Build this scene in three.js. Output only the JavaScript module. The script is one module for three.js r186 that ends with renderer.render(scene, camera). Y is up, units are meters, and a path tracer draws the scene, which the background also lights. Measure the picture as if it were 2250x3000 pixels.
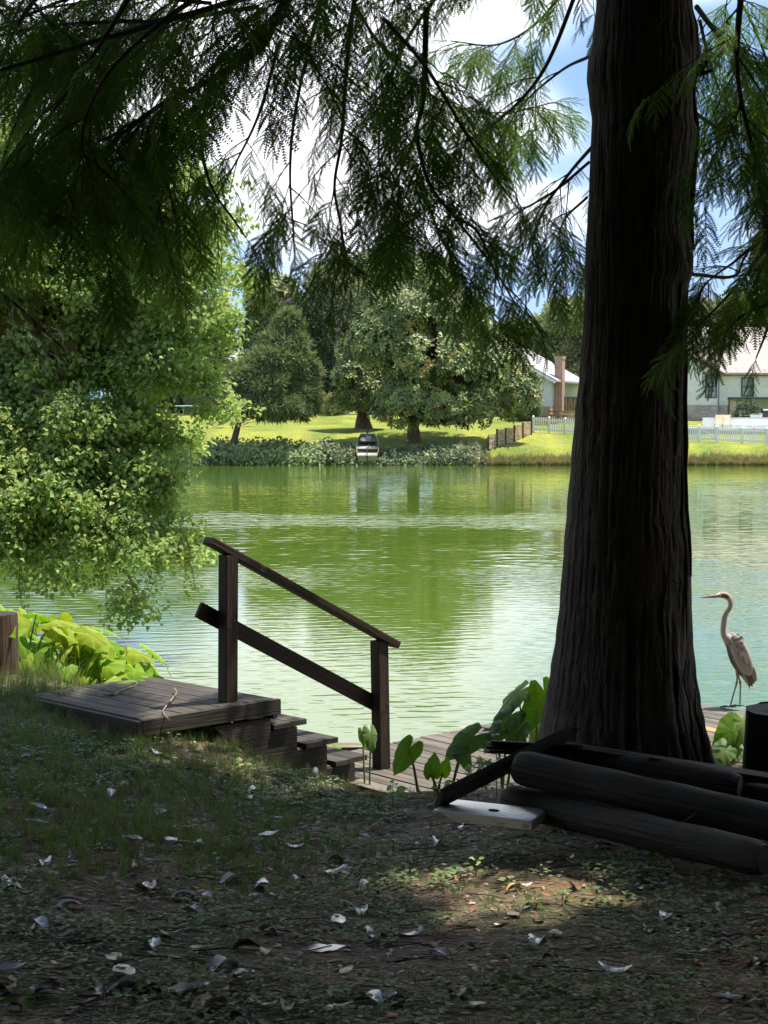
import * as THREE from 'three';
import { RoundedBoxGeometry } from 'three/addons/geometries/RoundedBoxGeometry.js';
import { mergeGeometries } from 'three/addons/utils/BufferGeometryUtils.js';

// ---------- camera, sky, sun, exposure ----------
const V = (x = 0, y = 0, z = 0) => new THREE.Vector3(x, y, z);
const F = 4400, CX = 1125, CY = 1500, EYE = V(0, 2.78, 0), PITCH = Math.atan(275 / F);
const scene = new THREE.Scene();
const camera = new THREE.PerspectiveCamera(2 * Math.atan(1500 / F) * 180 / Math.PI, 0.75, 0.1, 2000);
camera.position.copy(EYE); camera.rotation.x = -PITCH;
const renderer = new THREE.WebGLRenderer({ antialias: true });
renderer.toneMapping = THREE.LinearToneMapping;
renderer.toneMappingExposure = 2.0;
renderer.shadowMap.enabled = true;
const SUN = V(0.315, 0.94, -0.10).normalize();
const sun = new THREE.DirectionalLight(0xfff3df, 4.9);
sun.position.copy(SUN).multiplyScalar(150); sun.target.position.set(0, 0, -40);
sun.position.add(sun.target.position); sun.castShadow = true;
Object.assign(sun.shadow.camera, { left: -70, right: 70, top: 70, bottom: -70, near: 1, far: 400 });
sun.shadow.mapSize.set(4096, 4096); sun.shadow.bias = -0.0005;
scene.add(sun, sun.target);

// ---------- random numbers and noise ----------
function rng(seed) {
  let s = seed >>> 0;
  const r = () => { s = (s + 0x6d2b79f5) | 0; let t = Math.imul(s ^ (s >>> 15), 1 | s); t = (t + Math.imul(t ^ (t >>> 7), 61 | t)) ^ t; return ((t ^ (t >>> 14)) >>> 0) / 4294967296; };
  r.in = (a, b) => a + (b - a) * r();
  r.pick = (a) => a[Math.floor(r() * a.length)];
  r.g = () => (r() + r() + r() - 1.5) / 1.5;
  return r;
}
const PERM = (() => { const r = rng(77), p = new Float32Array(65536); for (let i = 0; i < 65536; i++) p[i] = r(); return p; })();
const hash = (ix, iy) => PERM[((Math.imul(ix, 73856093) ^ Math.imul(iy, 19349663)) >>> 3) & 65535];
function vn(x, y) {
  const ix = Math.floor(x), iy = Math.floor(y); let fx = x - ix, fy = y - iy;
  fx = fx * fx * fx * (fx * (fx * 6 - 15) + 10); fy = fy * fy * fy * (fy * (fy * 6 - 15) + 10);
  const a = hash(ix, iy), b = hash(ix + 1, iy), c = hash(ix, iy + 1), d = hash(ix + 1, iy + 1);
  return a + (b - a) * fx + (c - a) * fy + (a - b - c + d) * fx * fy;
}
const fbm = (x, y, o = 4) => { let s = 0, a = 0.5, n = 0; for (let i = 0; i < o; i++) { s += a * vn(x, y); n += a; a *= 0.5; x = x * 2.03 + 11.3; y = y * 2.03 + 5.7; } return s / n; };
const ss = (a, b, x) => { const t = Math.min(1, Math.max(0, (x - a) / (b - a))); return t * t * (3 - 2 * t); };
const lerp = (a, b, t) => a + (b - a) * t;
const mix3 = (a, b, t) => [lerp(a[0], b[0], t), lerp(a[1], b[1], t), lerp(a[2], b[2], t)];
function curve(xs, ys, x) { if (x <= xs[0]) return ys[0]; for (let i = 1; i < xs.length; i++) if (x <= xs[i]) { const t = (x - xs[i - 1]) / (xs[i] - xs[i - 1]); return lerp(ys[i - 1], ys[i], t * t * (3 - 2 * t)); } return ys[ys.length - 1]; }

// ---------- the sky: broken bright cloud over blue ----------
{
  const w = 1024, h = 512, data = new Float32Array(w * h * 4), r3 = (x, y, z) => (fbm(x + z * 0.7, y + 3.1, 5) + fbm(y * 0.9 + 17, z + 9.2, 5) + fbm(z + 31, x * 0.9 + 2, 5)) / 3;
  for (let j = 0; j < h; j++) for (let i = 0; i < w; i++) {
    const up = ((j + 0.5) / h - 0.5) * Math.PI, az = ((i + 0.5) / w - 0.5) * 2 * Math.PI;
    const y = Math.sin(up), x = Math.cos(az) * Math.cos(up), z = Math.sin(az) * Math.cos(up);
    const e = Math.max(0, y), k = 1 / (e + 0.16);
    const c0 = r3(x * k * 1.1 + 21.3, z * k * 1.1 + 10.6, y * 1.5 + 0.4);
    const cl = ss(0.50, 0.585, c0 + 0.03 * Math.exp(-e * 5)), body = ss(0.5, 0.66, c0);
    const blue = mix3([0.27, 0.41, 0.61], [0.12, 0.23, 0.46], Math.pow(e, 0.5));
    const day = x * SUN.x + y * SUN.y + z * SUN.z, glow = Math.pow(Math.max(0, day), 6) * 0.35;
    const white = 1.08 - 0.40 * body + glow;
    const c = mix3(blue, [white, white * 1.0, white * 1.02], cl * 0.93), o = (j * w + i) * 4;
    for (let q = 0; q < 3; q++) data[o + q] = y < -0.02 ? [0.10, 0.12, 0.06][q] : c[q] + glow * 0.5;
    data[o + 3] = 1;
  }
  const t = new THREE.DataTexture(data, w, h, THREE.RGBAFormat, THREE.FloatType);
  t.mapping = THREE.EquirectangularReflectionMapping; t.magFilter = THREE.LinearFilter; t.needsUpdate = true;
  scene.background = t; scene.environment = t;
}

// ---------- helpers ----------
const camUp = V(0, Math.cos(PITCH), -Math.sin(PITCH)), camFwd = V(0, -Math.sin(PITCH), -Math.cos(PITCH));
// a point seen at that place of the photograph (2250 x 3000), so many metres away; the same, on the level y
const at = (px, py, d) => EYE.clone().addScaledVector(camFwd, d).addScaledVector(camUp, -(py - CY) / F * d).add(V((px - CX) / F * d));
const onY = (px, py, y) => { const r = at(px, py, 1).sub(EYE); return EYE.clone().addScaledVector(r, (y - EYE.y) / r.y); };
const used = {};
function numbered(n) { const k = used[n] = (used[n] ?? -1) + 1; return k ? n + '_' + String(k).padStart(3, '0') : n; }
const shade = (o) => { o.castShadow = true; o.receiveShadow = true; return o; };
function tag(o, label, category, group, kind) {
  if (label) o.userData.label = label; if (category) o.userData.category = category;
  if (group) o.userData.group = group; if (kind) o.userData.kind = kind; return o;
}
function thing(name, label, category, p = V(), turn = 0, group) {
  const o = new THREE.Group(); o.name = numbered(name); o.position.copy(p); o.rotation.y = turn; scene.add(o);
  return tag(o, label, category, group);
}
function part(name, geo, mat, parent, label) {
  const g = Array.isArray(geo) ? merge(geo) : geo;
  const o = shade(new THREE.Mesh(g, mat)); o.name = parent === scene ? numbered(name) : name; parent.add(o);
  if (label) o.userData.label = label; return o;
}
const structure = (name, geo, mat) => tag(part(name, geo, mat, scene), null, null, null, 'structure');
function merge(list) {
  const clean = list.map((g) => { const c = g.index ? g.toNonIndexed() : g; if (!c.attributes.normal) c.computeVertexNormals(); return c; });
  const keys = ['position', 'normal', 'uv', 'color'].filter((k) => clean.every((g) => g.attributes[k]));
  for (const g of clean) for (const k of Object.keys(g.attributes)) if (!keys.includes(k)) g.deleteAttribute(k);
  return mergeGeometries(clean);
}
const M4 = new THREE.Matrix4(), Q = new THREE.Quaternion(), Y = V(0, 1, 0);
// many copies of one geometry: list of { p, q, s, c }
function copies(name, geo, mat, list, parent) {
  const o = shade(new THREE.InstancedMesh(geo, mat, list.length)); o.name = parent === scene ? numbered(name) : name;
  const col = new THREE.Color(), sc = V();
  list.forEach((e, i) => {
    typeof e.s === 'number' || e.s === undefined ? sc.setScalar(e.s ?? 1) : sc.copy(e.s);
    o.setMatrixAt(i, M4.compose(e.p, e.q, sc));
    if (e.c) o.setColorAt(i, col.setRGB(...e.c));
  });
  parent.add(o); o.userData.kind = 'stuff'; return o;
}
// what nobody could count: one object holding its scattered copies
function stuff(name, label, category, piece, geos, lists, mat) {
  const o = new THREE.Group(); o.name = numbered(name); scene.add(o); tag(o, label, category, null, 'stuff');
  geos.forEach((g, k) => { if (lists[k].length) copies(piece, g, mat, lists[k], o); }); return o;
}
// turns +y to dir, then spins about it
function aim(dir, spin = 0) { const q = new THREE.Quaternion().setFromUnitVectors(Y, dir.clone().normalize()); return q.multiply(new THREE.Quaternion().setFromAxisAngle(Y, spin)); }
function basis(x, y, z) { return new THREE.Quaternion().setFromRotationMatrix(M4.makeBasis(x, y, z)); }
// +y along dir, +z as near to face as can be
function aimFace(dir, face) { const y = dir.clone().normalize(), x = y.clone().cross(face).normalize(), z = x.clone().cross(y); return basis(x, y, z); }

class MB {
  constructor() { this.p = []; this.n = []; this.u = []; this.c = []; this.i = []; }
  v(p, uv = [0, 0], c, n) { this.p.push(p.x, p.y, p.z); this.u.push(uv[0], uv[1]); if (c) this.c.push(c[0], c[1], c[2]); if (n) this.n.push(n.x, n.y, n.z); return this.p.length / 3 - 1; }
  t(a, b, c) { this.i.push(a, b, c); }
  q(a, b, c, d) { this.i.push(a, b, c, a, c, d); }
  build() {
    const g = new THREE.BufferGeometry();
    g.setAttribute('position', new THREE.Float32BufferAttribute(this.p, 3));
    g.setAttribute('uv', new THREE.Float32BufferAttribute(this.u, 2));
    if (this.c.length) g.setAttribute('color', new THREE.Float32BufferAttribute(this.c, 3));
    g.setIndex(this.i);
    if (this.n.length === this.p.length) g.setAttribute('normal', new THREE.Float32BufferAttribute(this.n, 3)); else g.computeVertexNormals();
    return g;
  }
}
// a tapering tube through points; uv in metres (u round, v along)
function tube(pts, rad, sides = 7, mb = null, wob = 0, rnd = null) {
  const own = !mb; mb = mb || new MB(); const R = (i) => (typeof rad === 'function' ? rad(i / (pts.length - 1)) : Array.isArray(rad) ? rad[i] : rad);
  let nx = null, along = 0; const rows = [];
  for (let i = 0; i < pts.length; i++) {
    const d = (pts[i + 1] || pts[i]).clone().sub(pts[i - 1] || pts[i]).normalize();
    if (!nx) nx = Math.abs(d.y) > 0.9 ? V(1, 0, 0) : V(0, 1, 0);
    nx = nx.clone().addScaledVector(d, -nx.dot(d)).normalize(); const ny = d.clone().cross(nx);
    if (i) along += pts[i].distanceTo(pts[i - 1]);
    const row = [];
    for (let k = 0; k <= sides; k++) { const a = k / sides * 2 * Math.PI, r = R(i) * (1 + (wob ? wob * (vn(Math.cos(a) * 2 + 9, along * 6 + Math.sin(a) * 2) - 0.5) : 0)); row.push(mb.v(pts[i].clone().addScaledVector(nx, Math.cos(a) * r).addScaledVector(ny, Math.sin(a) * r), [k / sides * 2 * Math.PI * R(0), along])); }
    rows.push(row);
  }
  for (let i = 1; i < rows.length; i++) for (let k = 0; k < sides; k++) mb.q(rows[i - 1][k], rows[i - 1][k + 1], rows[i][k + 1], rows[i][k]);
  for (const [row, p, f] of [[rows[0], pts[0], 1], [rows[rows.length - 1], pts[pts.length - 1], 0]]) {
    const c = mb.v(p, [0, 0]); const rim = row.map((j) => mb.v(V(mb.p[j * 3], mb.p[j * 3 + 1], mb.p[j * 3 + 2]), [mb.u[j * 2], 0]));
    for (let k = 0; k < sides; k++) f ? mb.t(c, rim[k + 1], rim[k]) : mb.t(c, rim[k], rim[k + 1]);
  }
  return own ? mb.build() : mb;
}
const spline = (pts, n) => new THREE.CatmullRomCurve3(pts, false, 'centripetal').getPoints(n);
// uv in metres from the face's own plane, u along the longest side
function boxUV(g, ou = 0, ov = 0) {
  g = g.index ? g.toNonIndexed() : g; g.computeBoundingBox();
  const s = g.boundingBox.getSize(V()).toArray(), ax = [0, 1, 2].sort((a, b) => s[b] - s[a]), p = g.attributes.position, n = g.attributes.normal, uv = [];
  for (let i = 0; i < p.count; i += 3) {
    const m = [0, 1, 2].map((k) => Math.abs(n.getComponent(i, k) + n.getComponent(i + 1, k) + n.getComponent(i + 2, k))), d = m.indexOf(Math.max(...m)), rest = ax.filter((k) => k !== d);
    for (let j = 0; j < 3; j++) uv.push(p.getComponent(i + j, rest[0]) + ou, p.getComponent(i + j, rest[1]) + ov);
  }
  g.setAttribute('uv', new THREE.Float32BufferAttribute(uv, 2)); return g;
}
let uvRnd = rng(5);
// a board: length x height x depth with softened edges
function board(l, h, d, r = 0.004) { return boxUV(new RoundedBoxGeometry(l, h, d, 1, Math.min(r, h * 0.3, d * 0.3, l * 0.3)), uvRnd() * 3, uvRnd() * 3); }
// a board from a to b, w across (along side) and h thick
function beam(a, b, h, w, side = V(0, 0, 1), r = 0.004) {
  const x = b.clone().sub(a), l = x.length(); x.normalize(); const z = side.clone().addScaledVector(x, -side.dot(x)).normalize(), y = z.clone().cross(x);
  return board(l, h, w, r).applyMatrix4(new THREE.Matrix4().makeBasis(x, y, z).setPosition(a.clone().add(b).multiplyScalar(0.5)));
}
const plainBox = (x0, x1, y0, y1, z0, z1) => boxUV(new THREE.BoxGeometry(x1 - x0, y1 - y0, z1 - z0).translate((x0 + x1) / 2, (y0 + y1) / 2, (z0 + z1) / 2));

// ---------- textures ----------
function tex(w, h, f, srgb = true, repeat = [1, 1]) {
  const d = new Uint8Array(w * h * 4);
  for (let j = 0; j < h; j++) for (let i = 0; i < w; i++) { const c = f(i / w, j / h), o = (j * w + i) * 4; for (let k = 0; k < 3; k++) { let q = Math.min(1, Math.max(0, typeof c === 'number' ? c : c[k])); if (srgb) q = q <= 0.0031308 ? q * 12.92 : 1.055 * Math.pow(q, 1 / 2.4) - 0.055; d[o + k] = q * 255 + 0.5; } d[o + 3] = 255; }
  const t = new THREE.DataTexture(d, w, h); t.wrapS = t.wrapT = THREE.MirroredRepeatWrapping; t.magFilter = THREE.LinearFilter; t.repeat.set(...repeat);
  if (srgb) t.colorSpace = THREE.SRGBColorSpace; t.needsUpdate = true; return t;
}
const std = (o) => new THREE.MeshStandardMaterial(o), phy = (o) => new THREE.MeshPhysicalMaterial(o);
const rgb = (r, g, b) => new THREE.Color().setRGB(r, g, b);
// weathered timber, grain along u: one tile is 1.5 m by 0.4 m
const grain = (u, v) => { const w = v * 60 + 3 * fbm(u * 4, v * 8, 3); return 0.55 * fbm(u * 5, w, 3) + 0.45 * fbm(u * 18, v * 150, 2); };
const woodMap = tex(512, 512, (u, v) => { const g = grain(u, v), crack = ss(0.36, 0.30, fbm(u * 2.5 + 7, v * 42, 2)), patch = fbm(u * 3 + 4, v * 3, 3); const b = 0.55 + 0.9 * (g - 0.5) + 0.7 * (patch - 0.5); return [b * (1 - 0.6 * crack), b * (1 - 0.62 * crack) * 0.97, b * (1 - 0.65 * crack) * 0.92]; }, true, [1 / 1.5, 1 / 0.4]);
const woodBump = tex(512, 512, (u, v) => { const crack = ss(0.36, 0.30, fbm(u * 2.5 + 7, v * 42, 2)); return 0.4 + 0.6 * (grain(u, v) - 0.5) - 0.4 * crack; }, false, [1 / 1.5, 1 / 0.4]);
const wood = (r, g, b, o = {}) => std({ color: rgb(r, g, b), map: woodMap, bumpMap: woodBump, bumpScale: 0.004, roughness: 0.82, ...o });
const barkMap = tex(1024, 1024, (u, v) => { const g = fbm(u * 46 + 1.2 * fbm(u * 5, v * 5), v * 11, 4), p = fbm(u * 5, v * 3, 3), l = ss(0.6, 0.75, fbm(u * 13 + 4, v * 9 + 7, 4)); const c = 0.25 + 1.1 * g + 0.5 * (p - 0.5); return mix3([c, c * 0.90, c * 0.80], [c * 1.25, c * 1.32, c * 1.22], l * 0.7); });
const barkBump = tex(1024, 1024, (u, v) => { const g = fbm(u * 46 + 1.2 * fbm(u * 5, v * 5), v * 11, 4); return 0.6 * g + 0.4 * ss(0.35, 0.5, fbm(u * 80, v * 26 + 3, 3)); }, false);
const bark = (r, g, b, o = {}) => std({ color: rgb(r, g, b), map: barkMap, bumpMap: barkBump, bumpScale: 0.012, roughness: 0.9, ...o });
const plasterMap = tex(256, 256, (u, v) => 0.82 + 0.25 * (fbm(u * 9, v * 9, 5) - 0.5) + 0.1 * (vn(u * 90, v * 90) - 0.5), true, [1 / 3, 1 / 3]);

// ---------- ground, far lawn, water ----------
const SHORE = 88.6;
const crestD = (x) => curve([-4.5, -2.6, -1.2, 0, 1, 2.2, 5], [11.2, 10.3, 9.0, 8.25, 8.0, 8.6, 10], x);
const crestY = (x) => curve([-4.5, -2.6, -1.4, -0.5, 0, 1, 2.2, 5], [1.12, 1.0, 0.90, 0.73, 0.67, 0.76, 0.88, 1.0], x);
function groundY(x, z) {
  const d = -z; let y;
  const rough = 0.05 * (fbm(x * 0.9 + 5, z * 0.9, 3) - 0.5) + 0.03 * (fbm(x * 5, z * 5 + 3, 3) - 0.5) + 0.012 * (vn(x * 22, z * 22) - 0.5);
  if (d < 50) {
    const c = crestD(x), yc = crestY(x);
    y = d < c ? lerp(1.12, yc, ss(3.2, c, d)) : yc - (x < -1.5 ? 0.36 : 0.62) * (d - c) * ss(0, 0.6, d - c);
    y = Math.max(y, -0.9) + rough + 0.05 * Math.exp(-Math.pow((x - 1.0) / 0.9, 2) - Math.pow((d - 6.2) / 0.7, 2));
    const left = -8.4 - Math.max(0, d - 12) * 0.22, right = 15 + d * 0.2;
    y = Math.max(y, lerp(-0.9, 0.8, ss(left + 1.2, left - 1.5, x)) + rough, lerp(-0.9, 0.8, ss(right - 1.2, right + 1.5, x)));
    return y;
  }
  const s = d - SHORE - 0.5 * (fbm(x * 0.35, 3.3, 3) - 0.5);
  const far = curve([-2, 0, 0.35, 3.4, 11.4, 26, 60, 300], [-0.9, -0.12, 0.28, 1.15, 2.05, 3.05, 3.5, 4.5], s) + 0.25 * (fbm(x * 0.1, z * 0.1, 3) - 0.5) * ss(2, 8, s) + 0.07 * (fbm(x * 0.8, z * 0.8, 2) - 0.5) * ss(0.5, 2, s);
  const left = -8.4 - (d - 12) * 0.22, right = 15 + d * 0.2;
  return Math.max(far, lerp(-0.9, 0.8, ss(left + 1.2, left - 1.5, x)), lerp(-0.9, 0.8, ss(right - 1.2, right + 1.5, x)));
}
{
  const steps = (list) => { const o = []; for (const [a, b, s] of list) for (let k = 0, n = Math.round((b - a) / s); k < n; k++) o.push(a + (b - a) * k / n); o.push(list[list.length - 1][1]); return o; };
  const grid = (xs, ds, uv) => {
    const mb = new MB();
    for (const d of ds) for (const x of xs) mb.v(V(x, groundY(x, -d), -d), uv(x, d));
    for (let j = 1; j < ds.length; j++) for (let i = 1; i < xs.length; i++) { const a = (j - 1) * xs.length + i - 1, b = j * xs.length + i - 1; mb.q(a, a + 1, b + 1, b); }
    return mb.build();
  };
  const dirt = tex(2048, 2048, (u, v) => {
    const x = u * 8 - 4, d = v * 8 + 3, e = 1 - ss(0.3, 0.85, fbm(x * 0.8 + 3, d * 0.8, 4) + 0.1 * (vn(x * 9, d * 9) - 0.5));
    let c = mix3([0.036, 0.026, 0.016], [0.12, 0.09, 0.056], fbm(x * 7, d * 7, 5));
    c = mix3(c, [0.040, 0.058, 0.017], ss(0.38, 0.60, fbm(x * 1.3 + 9, d * 1.3 + 4, 4) + 0.14 * (vn(x * 30, d * 30) - 0.5)) * 0.75);
    c = mix3(c, [0.17, 0.085, 0.042], ss(0.2, 1.2, x) * ss(0.45, 0.7, fbm(x * 3, d * 3 + 40, 4)) * 0.7);
    const f = vn(x * 55 + 20 * vn(d * 3, x * 3), d * 170), g = vn(x * 160, d * 60 + 15 * vn(x * 4, d * 4)), s = ss(0.74, 0.86, f) * e + ss(0.78, 0.9, g) * 0.7;
    c = mix3(c, [0.36, 0.29, 0.20], Math.min(1, s * 0.6));
    const k = 0.7 + 0.6 * vn(x * 260, d * 260); return [c[0] * k, c[1] * k, c[2] * k];
  });
  const soilBump = tex(1024, 1024, (u, v) => 0.6 * fbm(u * 60, v * 60, 5) + 0.4 * vn(u * 190 + 10 * vn(u * 20, v * 20), v * 420), false, [2, 2]);
  const xs = steps([[-200, -20, 15], [-20, -6, 1], [-6, -3.4, 0.2], [-3.4, 3.4, 0.05], [3.4, 6, 0.2], [6, 20, 1], [20, 200, 15]]);
  structure('ground', grid(xs, steps([[-90, -10, 10], [-10, 2, 1], [2, 3.4, 0.2], [3.4, 10.5, 0.05], [10.5, 14, 0.2], [14, 50, 3]]), (x, d) => [(x + 4) / 8, (d - 3) / 8]), std({ map: dirt, bumpMap: soilBump, bumpScale: 0.02, roughness: 0.95 }));
  const turf = tex(1024, 1024, (u, v) => {
    const p = fbm(u * 4, v * 4, 5), q = fbm(u * 22 + 5, v * 22, 4), f = vn(u * 300, v * 300);
    let c = mix3([0.12, 0.19, 0.016], [0.27, 0.31, 0.034], ss(0.25, 0.75, p)); c = mix3(c, [0.24, 0.22, 0.06], ss(0.55, 0.75, q) * 0.75); const k = 0.6 + 0.8 * f * (0.6 + 0.8 * vn(u * 120, v * 120)); return [c[0] * k, c[1] * k, c[2] * k];
  }, true, [1 / 8, 1 / 8]);
  const turfBump = tex(512, 512, (u, v) => 0.5 * vn(u * 130, v * 130) + 0.5 * fbm(u * 30, v * 30, 4), false, [1 / 4, 1 / 4]);
  structure('lawn', grid(steps([[-250, -30, 20], [-30, 30, 0.75], [30, 250, 20]]), steps([[50, 86, 6], [86, 120, 0.35], [120, 160, 5], [160, 400, 30]]), (x, d) => [x, d]), std({ map: turf, bumpMap: turfBump, bumpScale: 0.09, roughness: 0.95 }));
}
{
  // ripples: a fine height map for the near water, a coarser one with the breeze patches beyond
  const w = 2048, h = 2048;
  function ripples(x0, x1, d0, d1, l0, k1, n, seed, amp, extra) {
    const r = rng(seed), waves = [], data = new Float32Array(w * h);
    for (let k = 0; k < n; k++) { const len = l0 * Math.pow(k1, k), a = Math.PI / 2 + r.g() * 0.9; waves.push([Math.cos(a) * 6.283 / len, Math.sin(a) * 6.283 / len, r() * 6.28, len * 0.010]); }
    const out = new Uint8Array(w * h * 4), dx = (x1 - x0) / w, dd = (d1 - d0) / h;
    for (let j = 0; j < h; j++) {
      const d = d0 + (j + 0.5) * dd;
      for (let i = 0; i < w; i++) {
        const x = x0 + (i + 0.5) * dx, j1 = 3 * vn(x * 0.7, d * 0.9), j2 = 1.6 * vn(x * 2.6 + 4, d * 2.9), A = amp(x, d);
        let s = 0; for (let k = 0; k < n; k++) { const q = waves[k]; s += q[3] * Math.sin(q[0] * x + q[1] * d + q[2] + j1 * (1 + (k % 4)) + j2 * (k % 3)); }
        data[j * w + i] = s * A + (extra ? extra(x, d) : 0);
      }
    }
    for (let j = 0; j < h; j++) for (let i = 0; i < w; i++) {
      const o = j * w + i, sx = (data[j * w + Math.min(w - 1, i + 1)] - data[j * w + Math.max(0, i - 1)]) / (2 * dx), sd = (data[Math.min(h - 1, j + 1) * w + i] - data[Math.max(0, j - 1) * w + i]) / (2 * dd), m = 1 / Math.hypot(sx, sd, 1);
      out[o * 4] = 127.5 - sx * m * 127.5 + 0.5; out[o * 4 + 1] = 127.5 - sd * m * 127.5 + 0.5; out[o * 4 + 2] = 127.5 + m * 127.5; out[o * 4 + 3] = 255;
    }
    const t = new THREE.DataTexture(out, w, h); t.wrapS = t.wrapT = THREE.MirroredRepeatWrapping; t.magFilter = THREE.LinearFilter; t.needsUpdate = true; return t;
  }
  const gust = (x, d) => fbm(x * 0.12 + 40, d * 0.10, 3);
  const near = ripples(-13, 13, 6, 28, 0.05, 1.24, 10, 11, (x, d) => (0.09 + 0.26 * ss(0.4, 0.68, gust(x, d))) * lerp(1, 0.6, ss(14, 28, d)), (x, d) => { const q = Math.hypot(x - 0.6, d - 11.6); return 0.0016 * Math.sin(q * 26) * Math.exp(-q * 0.5); });
  const farT = ripples(-26, 26, 28, 98, 0.14, 1.27, 9, 12, (x, d) => { const ring = Math.exp(-Math.pow((d - 40.5 - 0.02 * (x - 1) * (x - 1) + 1.2 * (vn(x * 0.6, 8) - 0.5)) / 1.9, 2)) * ss(-8.5, -4.5, x) * ss(7.5, 4.2, x); return 0.065 + 0.12 * ss(0.52, 0.7, gust(x, d)) + 0.06 * ss(38, 28, d) + 1.8 * ring; });
  const mb = new MB(), quad = (d0, d1, x0, x1) => { const c = [[-200, d0], [200, d0], [200, d1], [-200, d1]].map(([x, d]) => mb.v(V(x, 0, -d), [(x - x0) / (x1 - x0), (d - d0) / (d1 - d0)])); mb.q(...c); };
  quad(6, 28, -13, 13); quad(28, 98, -26, 26); const g = mb.build(); g.addGroup(0, 6, 0); g.addGroup(6, 6, 1);
  const m = (t) => phy({ color: rgb(0.070, 0.128, 0.012), roughness: 0.04, ior: 1.6, normalMap: t });
  structure('water', g, [m(near), m(farT)]);
}

// ---------- the far shore: houses, fences, boat ----------
const onLand = (px, d) => { const x = (px - CX) / F * d; return V(x, groundY(x, -d), -d); };
const brickTex = (a, b, m) => tex(256, 256, (u, v) => {
  const row = Math.floor(v * 14), x = u * 5 + (row % 2) * 0.5, fx = x - Math.floor(x), fy = v * 14 - row; const k = hash(Math.floor(x) % 5 + 3, row + 9);
  const j = fx < 0.05 || fy < 0.14; const c = j ? m : mix3(a, b, k); const n = 0.8 + 0.4 * fbm(u * 40, v * 40, 2); return c.map((q) => q * n);
}, true, [1, 1]);
const brickRed = std({ map: brickTex([0.30, 0.17, 0.115], [0.42, 0.27, 0.19], [0.45, 0.40, 0.34]), roughness: 0.9 });
const brickGrey = std({ map: brickTex([0.17, 0.15, 0.145], [0.38, 0.34, 0.33], [0.50, 0.47, 0.45]), roughness: 0.9 });
const plaster = std({ color: rgb(0.66, 0.72, 0.66), map: plasterMap, roughness: 0.9 });
const whitePaint = std({ color: rgb(0.80, 0.84, 0.83), map: plasterMap, roughness: 0.6 });
const shingle = (r, g, b) => std({ color: rgb(r, g, b), map: tex(256, 256, (u, v) => { const row = Math.floor(v * 16), x = u * 10 + (row % 2) * 0.5; return (v * 16 - row < 0.15 ? 0.6 : 0.8) + 0.3 * (hash(Math.floor(x), row) - 0.5) + 0.2 * (fbm(u * 6, v * 6) - 0.5); }, true, [1 / 2, 1 / 2]), roughness: 0.95 });
const greyRoof = shingle(0.42, 0.43, 0.46), pinkRoof = shingle(0.46, 0.41, 0.385);
const darkTrim = std({ color: rgb(0.02, 0.055, 0.05), roughness: 0.5 }), brownTrim = std({ color: rgb(0.10, 0.075, 0.055), roughness: 0.6 });
const paneMat = phy({ color: rgb(0.02, 0.03, 0.03), roughness: 0.05, clearcoat: 0.5 });
const blindMat = std({ color: rgb(0.34, 0.42, 0.40), roughness: 0.7 });
const fenceWood = wood(0.62, 0.48, 0.33), oldFence = wood(0.17, 0.115, 0.08), deckWood = wood(0.32, 0.22, 0.14);
function windowPart(parent, x0, x1, y0, y1, z, slats = 9) {
  const w = part('window', plainBox(x0, x1, y0, y1, z - 0.06, z - 0.03), paneMat, parent);
  part('frame', [plainBox(x0 - 0.05, x0 + 0.03, y0 - 0.05, y1 + 0.05, z - 0.05, z + 0.035), plainBox(x1 - 0.03, x1 + 0.05, y0 - 0.05, y1 + 0.05, z - 0.05, z + 0.035), plainBox(x0 + 0.03, x1 - 0.03, y1 - 0.02, y1 + 0.05, z - 0.05, z + 0.03), plainBox(x0 + 0.03, x1 - 0.03, y0 - 0.05, y0 + 0.02, z - 0.05, z + 0.03), plainBox(x0 + 0.03, x1 - 0.03, (y0 + y1) / 2 - 0.025, (y0 + y1) / 2 + 0.025, z - 0.05, z + 0.02)], darkTrim, w);
  const g = []; for (let k = 1; k < slats * 2; k++) { const y = lerp(y0, y1, k / slats / 2); if (Math.abs(y - (y0 + y1) / 2) > 0.04) g.push(plainBox(x0 + 0.05, x1 - 0.05, y - 0.012, y + 0.026, z - 0.029, z - 0.02)); }
  if (slats) tag(part('blind', g, blindMat, w), null, null, null, 'stuff');
}
const slab = (pts, depth) => { const s = new THREE.Shape(pts.map((p) => new THREE.Vector2(...p))); return boxUV(new THREE.ExtrudeGeometry(s, { depth, bevelEnabled: false })); };
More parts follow.
